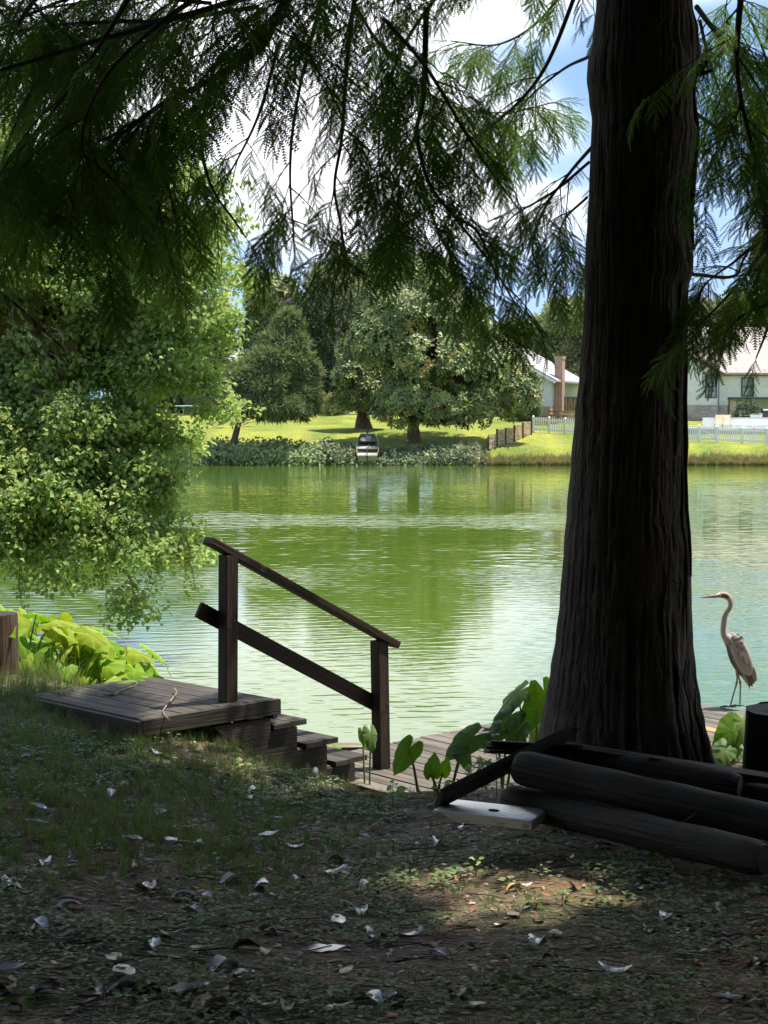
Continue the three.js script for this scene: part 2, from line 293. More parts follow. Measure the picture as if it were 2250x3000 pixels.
{ // house with the brick chimney
  const p = at(1611, 1219, 110), h = thing('white_house', 'white gabled house with a grey roof and a tall brick chimney', 'house', V(p.x, p.y - 0.35, p.z), -0.36);
  part('wall', slab([[-9, 1.05], [0, 1.05], [0, 3.1], [-4.5, 5.55], [-9, 3.1]], 10).translate(0, 0, -10), plaster, h);
  part('brick_base', plainBox(-9.03, 0.03, -0.8, 1.05, -10.03, 0.03), brickRed, h, 'brick base of the white house wall');
  const roof = part('roof', [slab([[0.55, 2.84], [0.55, 2.98], [-4.5, 5.76], [-4.5, 5.60]], 10.8).translate(0, 0, -10.4), slab([[-4.5, 5.60], [-4.5, 5.76], [-9.55, 2.98], [-9.55, 2.84]], 10.8).translate(0, 0, -10.4)], greyRoof, h);
  part('eave_board', [beam(V(0.5, 2.78, 0.42), V(-4.5, 5.53, 0.42), 0.16, 0.04), beam(V(-9.5, 2.78, 0.42), V(-4.5, 5.53, 0.42), 0.16, 0.04)], whitePaint, roof);
  part('chimney', [plainBox(0.04, 0.62, -0.8, 4.55, -1.95, -1.15), plainBox(0.0, 0.66, 4.55, 4.75, -1.99, -1.11)], brickRed, h, 'tall reddish brick chimney');
  part('gutter', [plainBox(0.005, 0.07, 1.0, 2.8, -0.1, -0.04)], whitePaint, h);
}
{ // house at the right edge
  const p = at(2101, 1233, 108), h = thing('white_house', 'white stucco house with green window frames and a low grey brick base', 'house', V(p.x, p.y - 0.1, p.z), 0.04);
  part('wall', [slab([[-7, 1.24], [0, 1.24], [0, 3.6], [-3.5, 5.4], [-7, 3.6]], 9).translate(0, 0, -9), plainBox(0, 0.95, 1.24, 3.5, -8, -0.6), plainBox(0.95, 9, 1.72, 3.5, -8, -0.6), plainBox(0.95, 9, -0.6, 1.72, -8, -2.6)], plaster, h);
  part('brick_base', [plainBox(-7.03, 0.03, -0.8, 1.24, -9, 0.03), plainBox(0.03, 0.93, -0.8, 1.24, -8, -0.57)], brickGrey, h, 'grey brick base of the stucco house');
  part('roof', [slab([[0.45, 3.35], [0.45, 3.5], [-3.5, 5.62], [-3.5, 5.45]], 10).translate(0, 0, -9.6), slab([[-3.5, 5.45], [-3.5, 5.62], [-7.5, 3.5], [-7.5, 3.35]], 10).translate(0, 0, -9.6),
    slab([[0.3, 3.42], [0.3, 3.56], [-6.2, 7.2], [-6.2, 7.05]], 15).rotateY(-Math.PI / 2).translate(9.5, 0, -0.4)], pinkRoof, h);
  part('fascia', [beam(V(0.42, 3.36, 0.42), V(-3.5, 5.48, 0.42), 0.2, 0.04), beam(V(-7.4, 3.36, 0.42), V(-3.5, 5.48, 0.42), 0.2, 0.04), plainBox(0.4, 9.4, 3.34, 3.5, -0.3, -0.26)], brownTrim, h);
  windowPart(h, -0.86, -0.1, 1.78, 3.34, 0.03); windowPart(h, 1.92, 2.75, 1.9, 3.2, -0.57);
  part('lintel', plainBox(-0.95, -0.02, 3.40, 3.56, -0.02, 0.025), brickRed, h);
  part('header', plainBox(0.9, 9, 1.66, 1.80, -0.62, -0.54), darkTrim, h);
  part('downspout', plainBox(0.035, 0.12, 0, 3.3, 0.0, 0.07), std({ color: rgb(0.14, 0.16, 0.22), roughness: 0.5 }), h);
  part('porch_post', plainBox(0.96, 1.06, -0.4, 1.66, -0.66, -0.56), brownTrim, h);
  part('door', plainBox(1.1, 1.62, -0.4, 1.66, -1.0, -0.94), std({ color: rgb(0.50, 0.42, 0.32), roughness: 0.7 }), h);
}
{ // grey roofed house behind the leaning tree
  const p = onLand(800, 128), h = thing('grey_house', 'low house with a pale grey roof behind the leaning tree', 'house', p, 0.1);
  part('wall', plainBox(-5, 5, -0.5, 2.4, -7, 0), std({ color: rgb(0.4, 0.32, 0.25), map: plasterMap, roughness: 0.9 }), h);
  part('roof', slab([[0.5, 2.4], [-3.5, 4.4], [-7.5, 2.4]], 11).rotateY(-Math.PI / 2).translate(5.5, 0, 0), greyRoof, h);
}
{ // pool terrace
  const z = -99, x0 = (2058 - CX) / F * 99;
  const w = thing('pool_wall', 'low white pool wall behind the lounge chairs', 'wall', V(x0, 2.15, z));
  part('wall_panel', [plainBox(0, 1.1, -0.4, 0.62, -0.15, 0.15), plainBox(1.1, 9, -0.4, 0.60, -0.12, 0.12)], whitePaint, w); part('coping', [plainBox(-0.03, 9, 0.62, 0.67, -0.2, 0.2)], whitePaint, w);
  const s = thing('pool_deck', 'white pool deck slab above the picket fence', 'deck', V((2022 - CX) / F * 97, 1.7, -97));
  part('slab', plainBox(0, 9.5, 0.34, 0.46, -6, 0.3), whitePaint, s); part('deck_side', plainBox(0.05, 9.5, -0.7, 0.34, -6, 0.22), std({ color: rgb(0.42, 0.44, 0.44), map: plasterMap, roughness: 0.9 }), s);
  const cream = std({ color: rgb(0.72, 0.62, 0.45), roughness: 0.7 }), bronze = std({ color: rgb(0.32, 0.24, 0.12), roughness: 0.5, metalness: 0.3 });
  function lounge(px, label) {
    const c = thing('lounge_chair', label, 'lounge chair', V((px - CX) / F * 98, 2.16, -98), -0.25, 'lounge chairs on the pool deck');
    for (let k = 0; k < 7; k++) part('strap', board(0.46, 0.075, 0.015).rotateX(-0.35).translate(0, 0.3 + k * 0.082, -0.25 - k * 0.03), cream, c);
    for (let k = 0; k < 6; k++) part('strap', board(0.46, 0.015, 0.075).translate(0, 0.27, -0.18 + k * 0.09), cream, c);
    part('frame', [tube([V(-0.25, 0.25, 0.4), V(-0.25, 0.25, -0.22), V(-0.25, 0.86, -0.46), V(0.25, 0.86, -0.46), V(0.25, 0.25, -0.22), V(0.25, 0.25, 0.4)], 0.014, 6)], bronze, c);
    for (const [x, zz] of [[-0.25, 0.35], [0.25, 0.35], [-0.25, -0.2], [0.25, -0.2]]) part('leg', tube([V(x, 0.25, zz), V(x * 1.05, 0, zz)], 0.014, 6), bronze, c);
  }
  lounge(2104, 'left cream strap lounge chair before the white pool wall'); lounge(2126, 'right cream strap lounge chair beside its twin');
  const tb = spline([V(-0.33, 0.08, 0), V(-0.3, 0.19, 0), V(0.3, 0.19, 0), V(0.36, 0.1, 0), V(0.3, 0.02, 0), V(-0.3, 0.02, 0), V(-0.33, 0.08, 0)], 30);
  tag(part('handrail', tube(tb, 0.022, 7).translate((2163 - CX) / F * 97.6, 2.18, -97.6), std({ color: rgb(0.75, 0.9, 0.9), roughness: 0.4 }), scene), 'white rounded pool rail right of the lounge chairs', 'rail');
  const fl = thing('float', 'white domed pool float behind the lounge chairs', 'float', V((2122 - CX) / F * 99.6, 2.78, -99.6)); part('body', new THREE.SphereGeometry(0.3, 16, 10).scale(1, 0.45, 0.7).translate(0, 0.05, 0), whitePaint, fl); part('rim', new THREE.TorusGeometry(0.26, 0.06, 8, 20).rotateX(Math.PI / 2).scale(1, 1, 0.8).translate(-0.2, 0.03, 0.0), std({ color: rgb(0.3, 0.38, 0.42), roughness: 0.5 }), fl);
  const sand = std({ color: rgb(0.70, 0.62, 0.48), roughness: 0.7 });
  function patio(px, d, label, back) {
    const c = thing('patio_chair', label, 'chair', V((px - CX) / F * d, 2.35, -d), 0.1, 'beige chairs on the patio'), w2 = 0.22;
    for (const [x, zz] of [[-w2, w2], [w2, w2], [-w2, -w2], [w2, -w2]]) part('leg', plainBox(x - 0.02, x + 0.02, 0, zz < 0 ? back : 0.42, zz - 0.02, zz + 0.02), sand, c);
    part('seat', plainBox(-0.25, 0.25, 0.42, 0.46, -0.25, 0.25), sand, c); for (let k = 0; k < 3; k++) part('slat', plainBox(-w2, w2, back - 0.07 - k * 0.13, back - 0.02 - k * 0.13, -w2 - 0.025, -w2 + 0.01), sand, c);
    for (const x of [-0.27, 0.22]) part('armrest', plainBox(x, x + 0.05, 0.6, 0.63, -0.2, 0.24), sand, c);
  }
  patio(2178, 104, 'beige patio chair nearest the tan door', 0.95); patio(2191, 104, 'beige patio chair right behind the white trough', 1.0); patio(2226, 104, 'beige patio chair beside the black grill', 0.95);
  const t = thing('patio_table', 'beige patio table between the patio chairs', 'table', V((2209 - CX) / F * 104.3, 2.35, -104.3)); part('tabletop', plainBox(-0.45, 0.45, 0.68, 0.73, -0.4, 0.4), sand, t); for (const [x, zz] of [[-0.4, 0.35], [0.4, 0.35], [-0.4, -0.35], [0.4, -0.35]]) part('leg', plainBox(x - 0.025, x + 0.025, 0, 0.68, zz - 0.025, zz + 0.025), sand, t);
  const tr = thing('planter', 'white trough planter on top of the pool wall', 'planter', V((2211 - CX) / F * 99.2, 2.815, -99.0)); part('trough', new RoundedBoxGeometry(0.75, 0.16, 0.3, 2, 0.05).translate(0, 0.08, 0), whitePaint, tr); part('rim', plainBox(-0.39, 0.39, 0.15, 0.18, -0.17, 0.17), whitePaint, tr);
  const g = thing('grill', 'black patio grill at the right edge of the photo', 'grill', V((2246 - CX) / F * 103, 2.35, -103)), blk = std({ color: rgb(0.015, 0.016, 0.017), roughness: 0.4 }); part('cabinet', plainBox(-0.35, 0.45, 0.1, 0.8, -0.25, 0.25), blk, g); part('lid', new THREE.CylinderGeometry(0.27, 0.27, 0.78, 14, 1, false, 0, Math.PI).rotateZ(Math.PI / 2).rotateX(0).translate(0.05, 0.8, 0), blk, g); part('shelf', plainBox(-0.62, -0.35, 0.7, 0.74, -0.2, 0.2), sand, g);
  const bl = thing('pink_ball', 'small pink beach ball lying behind the picket fence', 'ball', V((2209 - CX) / F * 93.4, 0, -93.4)); bl.position.y = groundY(bl.position.x, -93.4) + 0.9; part('panel', new THREE.SphereGeometry(0.11, 16, 12), std({ color: rgb(0.75, 0.25, 0.25), roughness: 0.5 }), bl);
}
{ // picket fence, with its gate
  const line = (t) => { const px = lerp(1559, 2420, t), d = lerp(97.5, 91.2, t); return onLand(px, d); };
  const f = thing('picket_fence', 'white picket fence across the far lawn, running behind the trunk', 'fence'), L = 20.5, g = [], r = rng(31);
  for (let x = 0; x < L; x += 0.155) { const t = x / L, p = line(t); if (t > 0.5675 && t < 0.627) continue; g.push(plainBox(p.x - 0.042, p.x + 0.042, p.y + 0.07, p.y + 0.92 + r.in(-0.01, 0.01), p.z - 0.01, p.z + 0.01), new THREE.ConeGeometry(0.055, 0.07, 4).rotateY(Math.PI / 4).scale(1, 1, 0.25).translate(p.x, p.y + 0.955, p.z)); }
  tag(part('picket', g, whitePaint, f), null, null, null, 'stuff');
  for (const hgt of [0.22, 0.78]) part('rail', Array.from({ length: 24 }, (_, k) => [k / 24, (k + 1) / 24]).filter(([a, b]) => b <= 0.568 || a >= 0.62).map(([a, b]) => beam(line(a).add(V(0, hgt, 0.035)), line(b).add(V(0, hgt, 0.035)), 0.08, 0.03)), whitePaint, f);
  for (const t of [0.003, 0.057, 0.112, 0.17, 0.23, 0.29, 0.35, 0.41, 0.47, 0.52, 0.567, 0.627, 0.713, 0.797, 0.88, 0.96]) { const p = line(t); part('post', [plainBox(p.x - 0.06, p.x + 0.06, p.y - 0.2, p.y + 1.0, p.z - 0.05, p.z + 0.07), new THREE.ConeGeometry(0.1, 0.09, 4).rotateY(Math.PI / 4).translate(p.x, p.y + 1.04, p.z + 0.01)], whitePaint, f); }
  const a = line(0.5705), b = line(0.6235), gt = thing('picket_gate', 'white picket gate with a diagonal brace, right of the trunk', 'gate', a); const dx = b.x - a.x, dz = b.z - a.z;
  for (let k = 0; k < 7; k++) { const t = (k + 0.5) / 7; part('picket', [plainBox(-0.04, 0.04, 0.08, 0.9, -0.01, 0.01), new THREE.ConeGeometry(0.055, 0.07, 4).rotateY(Math.PI / 4).scale(1, 1, 0.25).translate(0, 0.935, 0)].map((q) => q.translate(dx * t, 0, dz * t)), whitePaint, gt); }
  for (const hgt of [0.2, 0.76]) part('rail', beam(V(0, hgt, 0.03), V(dx, hgt, dz + 0.03), 0.08, 0.03), whitePaint, gt); part('brace', beam(V(0.03, 0.74, 0.06), V(dx - 0.03, 0.22, dz + 0.06), 0.06, 0.025), whitePaint, gt);
}
{ // board fence stepping down to the water
  const f = thing('board_fence', 'stepped fence of horizontal weathered boards running down to the water', 'fence'), n = 5, pts = [];
  for (let k = 0; k <= n; k++) { const t = k / n; pts.push(onLand(lerp(1430, 1556, t), lerp(90.3, 96.5, t))); }
  pts.forEach((p, k) => part('post', beam(V(p.x, p.y - 0.4, p.z + 0.06), V(p.x, p.y + 1.04 - k * 0.015, p.z + 0.06), 0.11, 0.11), oldFence, f));
  for (let k = 0; k < n; k++) for (let j = 0; j < 6; j++) { const a = pts[k], b = pts[k + 1], y = Math.min(a.y, b.y) + 0.09 + j * 0.155 + (b.y - a.y) * 0.45; part('board', beam(V(a.x, y, a.z), V(b.x, y, b.z), 0.148, 0.03), fenceWood, f); }
}
{ // stepped timber walls beside the house
  const w = thing('timber_wall', 'stepped timber wall of pale boards beside the brick chimney', 'wall');
  for (const [x0, x1, y0, y1, d, m] of [[1560, 1611, 1223, 1252, 104, fenceWood], [1611, 1634, 1214, 1252, 105, fenceWood], [1634, 1700, 1206, 1252, 106, fenceWood]]) {
    const a = at(x0, y1, d), b = at(x1, y0, d), n = 5;
    for (let j = 0; j < n; j++) part('board', beam(V(a.x, lerp(a.y, b.y, (j + 0.5) / n), a.z), V(b.x, lerp(a.y, b.y, (j + 0.5) / n), a.z), (b.y - a.y) / n - 0.012, 0.04), m, w);
    for (const x of [a.x + 0.05, b.x - 0.05]) part('post', beam(V(x, a.y - 0.5, a.z + 0.07), V(x, b.y + 0.02, a.z + 0.07), 0.09, 0.09), deckWood, w);
  }
  const dk = thing('wooden_deck', 'brown wooden deck railing to the right of the chimney', 'deck'), a = at(1652, 1203, 107), b = at(1720, 1165, 107);
  for (let k = 0; k < 9; k++) part('board', beam(V(lerp(a.x, b.x, (k + 0.5) / 9), a.y, a.z), V(lerp(a.x, b.x, (k + 0.5) / 9), b.y, a.z), (b.x - a.x) / 9 - 0.015, 0.03), deckWood, dk);
  part('rail', plainBox(a.x, b.x, b.y, b.y + 0.06, a.z - 0.05, a.z + 0.09), deckWood, dk); part('floor', plainBox(a.x - 0.9, b.x, a.y - 0.1, a.y - 0.015, a.z - 2, a.z + 0.1), deckWood, dk);
}
{ // long brown fence at the back of the left lawn
  const a = onLand(540, 117), b = onLand(1010, 116), f = thing('plank_fence', 'long dark brown plank fence along the back of the lawn', 'fence'), g = [], r = rng(8), n = 80;
  for (let k = 0; k < n; k++) { const p = a.clone().lerp(b, (k + 0.5) / n); p.y = groundY(p.x, p.z); g.push(plainBox(p.x - 0.073, p.x + 0.073, p.y - 0.2, p.y + 1.55 + r.in(-0.03, 0.03), p.z - 0.01, p.z + 0.01 + r() * 0.012)); }
  tag(part('plank', g, oldFence, f), null, null, null, 'stuff');
  for (const h of [0.4, 1.25]) part('rail', Array.from({ length: 8 }, (_, k) => { const p = a.clone().lerp(b, k / 8), q = a.clone().lerp(b, (k + 1) / 8); p.y = groundY(p.x, p.z) + h; q.y = groundY(q.x, q.z) + h; return beam(p.add(V(0, 0, 0.05)), q.add(V(0, 0, 0.05)), 0.09, 0.04); }), oldFence, f);
}
{ // trampoline, lumber, upturned boat, tank, pipe
  const p = onLand(578, 114), t = thing('trampoline', 'round garden trampoline with a pale blue pad and net poles', 'trampoline', p), st = std({ color: rgb(0.04, 0.045, 0.05), roughness: 0.5, metalness: 0.4 });
  part('pad', new THREE.TorusGeometry(1.55, 0.14, 8, 36).rotateX(Math.PI / 2).scale(1, 0.35, 1).translate(0, 0.62, 0), std({ color: rgb(0.25, 0.55, 0.66), roughness: 0.6 }), t); part('mat', new THREE.CylinderGeometry(1.45, 1.45, 0.02, 36).translate(0, 0.6, 0), st, t);
  for (let k = 0; k < 8; k++) { const a = k / 8 * 6.283 + 0.2, x = Math.cos(a) * 1.6, z = Math.sin(a) * 1.6; part('leg', tube([V(x, -0.1, z), V(x, 0.6, z)], 0.025, 6), st, t); part('net_pole', tube([V(x, 0.6, z), V(x, 2.1, z)], 0.02, 6), st, t); }
  const raw = wood(0.62, 0.47, 0.33);
  const lum = (px, d, n, a, label) => { const q = onLand(px, d), o = thing('lumber_pile', label, 'lumber', q, a); for (let k = 0; k < n; k++) part('board', board(1.1 - 0.2 * k, 0.05, 0.14).rotateZ(0.32 - 0.25 * k).rotateY(k * 0.9).translate(0.05 * k, 0.2 + 0.08 * k, 0.1 * k), raw, o); };
  lum(645, 103, 3, 0.3, 'pale boards in a small heap on the lawn left of the leaning trunk'); lum(722, 104, 2, 0.2, 'pale boards lying on the lawn right of the leaning trunk');
  const kp = onLand(632, 90.9), ky = thing('rowing_boat', 'white upturned boat lying above the bank plants', 'boat', V(kp.x, kp.y + 0.15, kp.z), 0.1);
  part('hull', new THREE.SphereGeometry(1, 24, 8, 0, Math.PI * 2, 0, Math.PI / 2).scale(0.8, 0.26, 0.33), whitePaint, ky); part('keel', plainBox(-0.6, 0.6, 0.235, 0.27, -0.02, 0.02), whitePaint, ky);
  const ot = onLand(672, 91), oc = thing('red_board', 'rusty red board beside the upturned white boat', 'board', V(ot.x, ot.y + 0.18, ot.z), 0.1); part('plank', board(0.7, 0.1, 0.25), std({ color: rgb(0.28, 0.09, 0.04), roughness: 0.8 }), oc); part('batten', board(0.06, 0.13, 0.28), std({ color: rgb(0.2, 0.07, 0.04), roughness: 0.8 }), oc);
  const tk = onLand(1008, 118), tn = thing('water_tank', 'pale tank standing behind the brown fence', 'tank', V(tk.x, tk.y, tk.z)); part('body', new THREE.CylinderGeometry(0.45, 0.45, 2.2, 18).translate(0, 1.1, 0), plaster, tn); part('lid', new THREE.CylinderGeometry(0.25, 0.45, 0.2, 18).translate(0, 2.3, 0), plaster, tn);
  const pp = thing('pipe_post', 'thin pale pipe standing in the water at the far bank', 'pipe', V((554 - CX) / F * 87.5, -0.3, -87.5)); part('pipe', new THREE.CylinderGeometry(0.05, 0.05, 0.95, 10).translate(0, 0.45, 0), std({ color: rgb(0.45, 0.46, 0.44), roughness: 0.5 }), pp); part('cap', new THREE.CylinderGeometry(0.06, 0.06, 0.06, 10).translate(0, 0.94, 0), std({ color: rgb(0.45, 0.46, 0.44), roughness: 0.5 }), pp);
  const mp = onLand(1077, 91.5), mo = thing('mooring_post', 'dark wooden mooring post behind the bow of the beached boat', 'post', mp); part('pole', tube([V(0, -0.5, 0), V(-0.03, 0.6, 0), V(0, 1.05, 0)], [0.075, 0.07, 0.062], 9, null, 0.15), oldFence, mo); part('cap', new THREE.ConeGeometry(0.075, 0.06, 9).translate(0, 1.08, 0), oldFence, mo); part('cleat', beam(V(-0.12, 0.35, 0.08), V(-0.03, 0.5, 0.08), 0.05, 0.04), whitePaint, mo);
}
{ // flat-bottomed boat hauled out on the bank, stern to the water
  const b = thing('jon_boat', 'olive flat bottomed boat hauled up on the far bank, stern to the water', 'boat', at(1076, 1356, 88.2)); b.rotation.x = 0.34;
  const skin = phy({ color: rgb(0.28, 0.27, 0.17), roughness: 0.35, metalness: 0.35, clearcoat: 0.3 }), inn = std({ color: rgb(0.16, 0.13, 0.06), roughness: 0.5 }), alu = std({ color: rgb(0.62, 0.62, 0.58), roughness: 0.3, metalness: 0.6 });
  const L = 3.3, N = 16, sec = (t, inset) => { const w = curve([0, 0.35, 0.7, 1], [0.58, 0.66, 0.62, 0.44], t) - inset, bt = curve([0, 0.5, 1], [0.47, 0.52, 0.36], t) - inset, y0 = inset + curve([0, 0.7, 1], [0, 0.02, 0.26], t), y1 = curve([0, 0.5, 1], [0.42, 0.46, 0.60], t), z = -t * L - (t > 0.5 ? -inset : inset) * (t === 0 || t === 1 ? 1 : 0); return [V(-w, y1, z), V(-bt, y0, z), V(bt, y0, z), V(w, y1, z)]; };
  for (const [name, inset, m] of [['hull', 0, skin], ['inner_hull', 0.03, inn]]) {
    const mb = new MB(); for (let k = 0; k < N; k++) { const A = sec(k / N, inset), B = sec((k + 1) / N, inset); for (let j = 0; j < 3; j++) { const c = [A[j], A[j + 1], B[j + 1], B[j]].map((p) => mb.v(p, [p.x, p.z])); mb.q(...c); } }
    for (const t of [0, 1]) { const c = sec(t, inset).map((p) => mb.v(p, [p.x, p.y])); mb.q(...c); } part(name, mb.build(), m, b);
  }
  for (const s of [0, 3]) part('gunwale', tube(Array.from({ length: N + 1 }, (_, k) => sec(k / N, 0)[s]), 0.028, 6), skin, b);
  part('transom_rail', tube([sec(0, 0)[0], sec(0, 0)[3]], 0.03, 6), skin, b); part('bow_rail', tube([sec(1, 0)[0], sec(1, 0)[3]], 0.03, 6), skin, b);
  part('bench', board(1.14, 0.05, 0.42).translate(0, 0.36, -0.45), alu, b); part('bench', board(1.2, 0.05, 0.40).translate(0, 0.37, -1.55), alu, b); part('bow_deck', board(0.98, 0.04, 0.75).translate(0, 0.44, -2.75), inn, b);
  part('battery_box', new RoundedBoxGeometry(0.32, 0.22, 0.42, 2, 0.03).translate(0.05, 0.58, -2.55), std({ color: rgb(0.22, 0.24, 0.28), roughness: 0.5 }), b); part('bag', new THREE.SphereGeometry(0.2, 12, 8).scale(1, 0.7, 1).translate(-0.25, 0.55, -2.4), alu, b);
  const mt = part('motor', [tube([V(0, 0.1, 0.07), V(0, 0.7, 0.06)], 0.02, 6), new RoundedBoxGeometry(0.1, 0.16, 0.1, 2, 0.03).translate(0, 0.42, 0.09)], std({ color: rgb(0.03, 0.03, 0.03), roughness: 0.5 }), b); part('tiller', tube([V(0, 0.68, 0.05), V(0.02, 0.72, -0.5), V(0.1, 0.66, -1.35)], 0.022, 6), std({ color: rgb(0.03, 0.03, 0.03), roughness: 0.5 }), mt);
  for (const x of [-0.25, 0.25]) part('skid', tube([V(x, 0.02, -0.1), V(x, -0.45, 0.1)], 0.03, 6), alu, b);
}

// ---------- landing, steps and handrail ----------
const onZ = (px, py, z) => { const r = at(px, py, 1).sub(EYE); return EYE.clone().addScaledVector(r, (z - EYE.z) / r.z); };
const deckMats = [wood(0.075, 0.07, 0.064), wood(0.095, 0.087, 0.078), wood(0.062, 0.058, 0.053)], railWood = wood(0.055, 0.031, 0.018), riserWood = wood(0.05, 0.044, 0.036);
const A0 = 42 * Math.PI / 180, U = V(Math.cos(A0), 0, -Math.sin(A0)), W = V(-Math.sin(A0), -0.03, -Math.cos(A0)).normalize();
{
  const D = onY(419, 2110.6, 1.04), P = (u, h, w) => D.clone().addScaledVector(U, u).addScaledVector(W, w).add(V(0, h, 0));
  const s = thing('wooden_steps', 'dark weathered wooden landing and steps with a sloping handrail', 'steps'), r = rng(3);
  const n = 7, wid = 1.0, len = 1.43;
  for (let k = 0; k < n; k++) { const u = 0.012 + (k + 0.5) * (wid - 0.012) / n; part('deck_board', beam(P(u, -0.019 + r.in(-0.002, 0.002), 0.042), P(u, -0.019, len), 0.036, (wid - 0.012) / n - 0.007 - r() * 0.004, U), r.pick(deckMats), s); }
  part('rim_board', beam(P(-0.0, -0.048, 0.019), P(wid + 0.01, -0.048, 0.019), 0.094, 0.038, W), riserWood, s);
  part('rim_board', beam(P(-0.019, -0.052, 0.0), P(-0.019, -0.052, len), 0.094, 0.036, U), riserWood, s);
  part('rim_board', beam(P(wid + 0.0, -0.085, 0.05), P(wid, -0.085, len), 0.09, 0.036, U), riserWood, s);
  for (const [u, w] of [[0.62, 0.09], [0.62, 1.1], [0.1, 1.1]]) part('leg', beam(P(u, -1.0, w), P(u, -0.06, w), 0.088, 0.088, W), riserWood, s);
  part('joist', beam(P(0.03, -0.09, 0.62), P(wid - 0.03, -0.09, 0.62), 0.09, 0.038, W), riserWood, s);
  const st = [[1.01 - 0.07, 0.285, 0.155], [1.195, 0.29, 0.31], [1.44, 0.295, 0.462]];
  for (const [u, run, drop] of st) for (let k = 0; k < 2; k++) part('tread', beam(P(u + run * (k + 0.5) / 2, -drop - 0.018, -0.012 + 0.02 * k), P(u + run * (k + 0.5) / 2, -drop - 0.018, 0.88), 0.036, run / 2 - 0.006, U), r.pick(deckMats), s);
  for (const w of [0.05, 0.8]) { // notched stringers
    const sh = new THREE.Shape(); [[0.5, -0.11], [0.93, -0.11], [0.93, -0.193], [1.14, -0.193], [1.14, -0.348], [1.385, -0.348], [1.385, -0.50], [1.62, -0.50], [1.62, -0.85], [1.42, -0.85]].forEach(([x, y], i) => (i ? sh.lineTo(x, y) : sh.moveTo(x, y)));
    const g = boxUV(new THREE.ExtrudeGeometry(sh, { depth: 0.045, bevelEnabled: false })); g.applyMatrix4(new THREE.Matrix4().makeBasis(U, Y, U.clone().cross(Y)).setPosition(P(0, 0, w))); part('stringer', g, riserWood, s);
  }
  const b1 = onY(668, 2058, 1.03), b2 = b1.clone().addScaledVector(U, 1.27), along = (p, t, y) => p.clone().addScaledVector(U, t).setY(y), side = U.clone().cross(Y);
  const hr = (t) => 1.955 - 0.515 * t, mr = (t) => 1.525 - 0.53 * t;
  const lean = (p, y0, y1, dx0, dx1) => beam(p.clone().setY(y0).add(V(dx0, 0, 0)), p.clone().setY(y1).add(V(dx1, 0, 0)), 0.089, 0.089, U, 0.005);
  part('post', lean(b1, 0.98, hr(0) - 0.012, -0.002, 0.008), railWood, s); part('post', lean(b2, 0.12, hr(1.27) - 0.012, 0.006, -0.014), railWood, s);
  const rail = (f, t0, t1, h, w, off) => beam(along(b1, t0, f(t0)).addScaledVector(side, off), along(b1, t1, f(t1)).addScaledVector(side, off), h, w, side, 0.008);
  part('handrail', rail(hr, -0.14, 1.40, 0.05, 0.10, 0.0).translate(0, 0.014, 0), railWood, s);
  part('mid_rail', rail(mr, -0.168, 1.28, 0.099, 0.038, -0.066), railWood, s);
  for (const [b, f, t] of [[b1, mr, 0], [b2, mr, 1.27]]) for (const e of [-0.018, 0.018]) part('bolt', new THREE.CylinderGeometry(0.006, 0.006, 0.008, 8).rotateX(Math.PI / 2).applyMatrix4(new THREE.Matrix4().makeBasis(U, Y, side).setPosition(along(b, e, f(t) + e).addScaledVector(side, 0.047))), std({ color: rgb(0.1, 0.09, 0.08), roughness: 0.5, metalness: 0.6 }), s);
  const twig = (name, label, pts, rad) => tag(part(name, tube(spline(pts, 14), (t) => rad * (1 - 0.5 * t), 6, null, 0.3), bark(0.30, 0.26, 0.21), scene), label, 'twig');
  const g2 = (px, py) => onY(px, py, 1.048 - 0.0).add(V(0, 0.0, 0));
  twig('twig', 'pale bent twig hanging over the front edge of the landing', [g2(511, 2017), g2(517, 2029), g2(500, 2053), g2(478, 2082), g2(483, 2096), onY(500, 2112, 1.035)].map((p) => p), 0.006);
  twig('twig', 'grey forked twig lying at the back of the landing', [onY(306, 2033, 1.02), onY(330, 2036, 1.025), onY(345, 2028, 1.02), onY(372, 2016, 1.015), onY(397, 2009, 1.01), onY(401, 1996, 1.01)], 0.008);
}

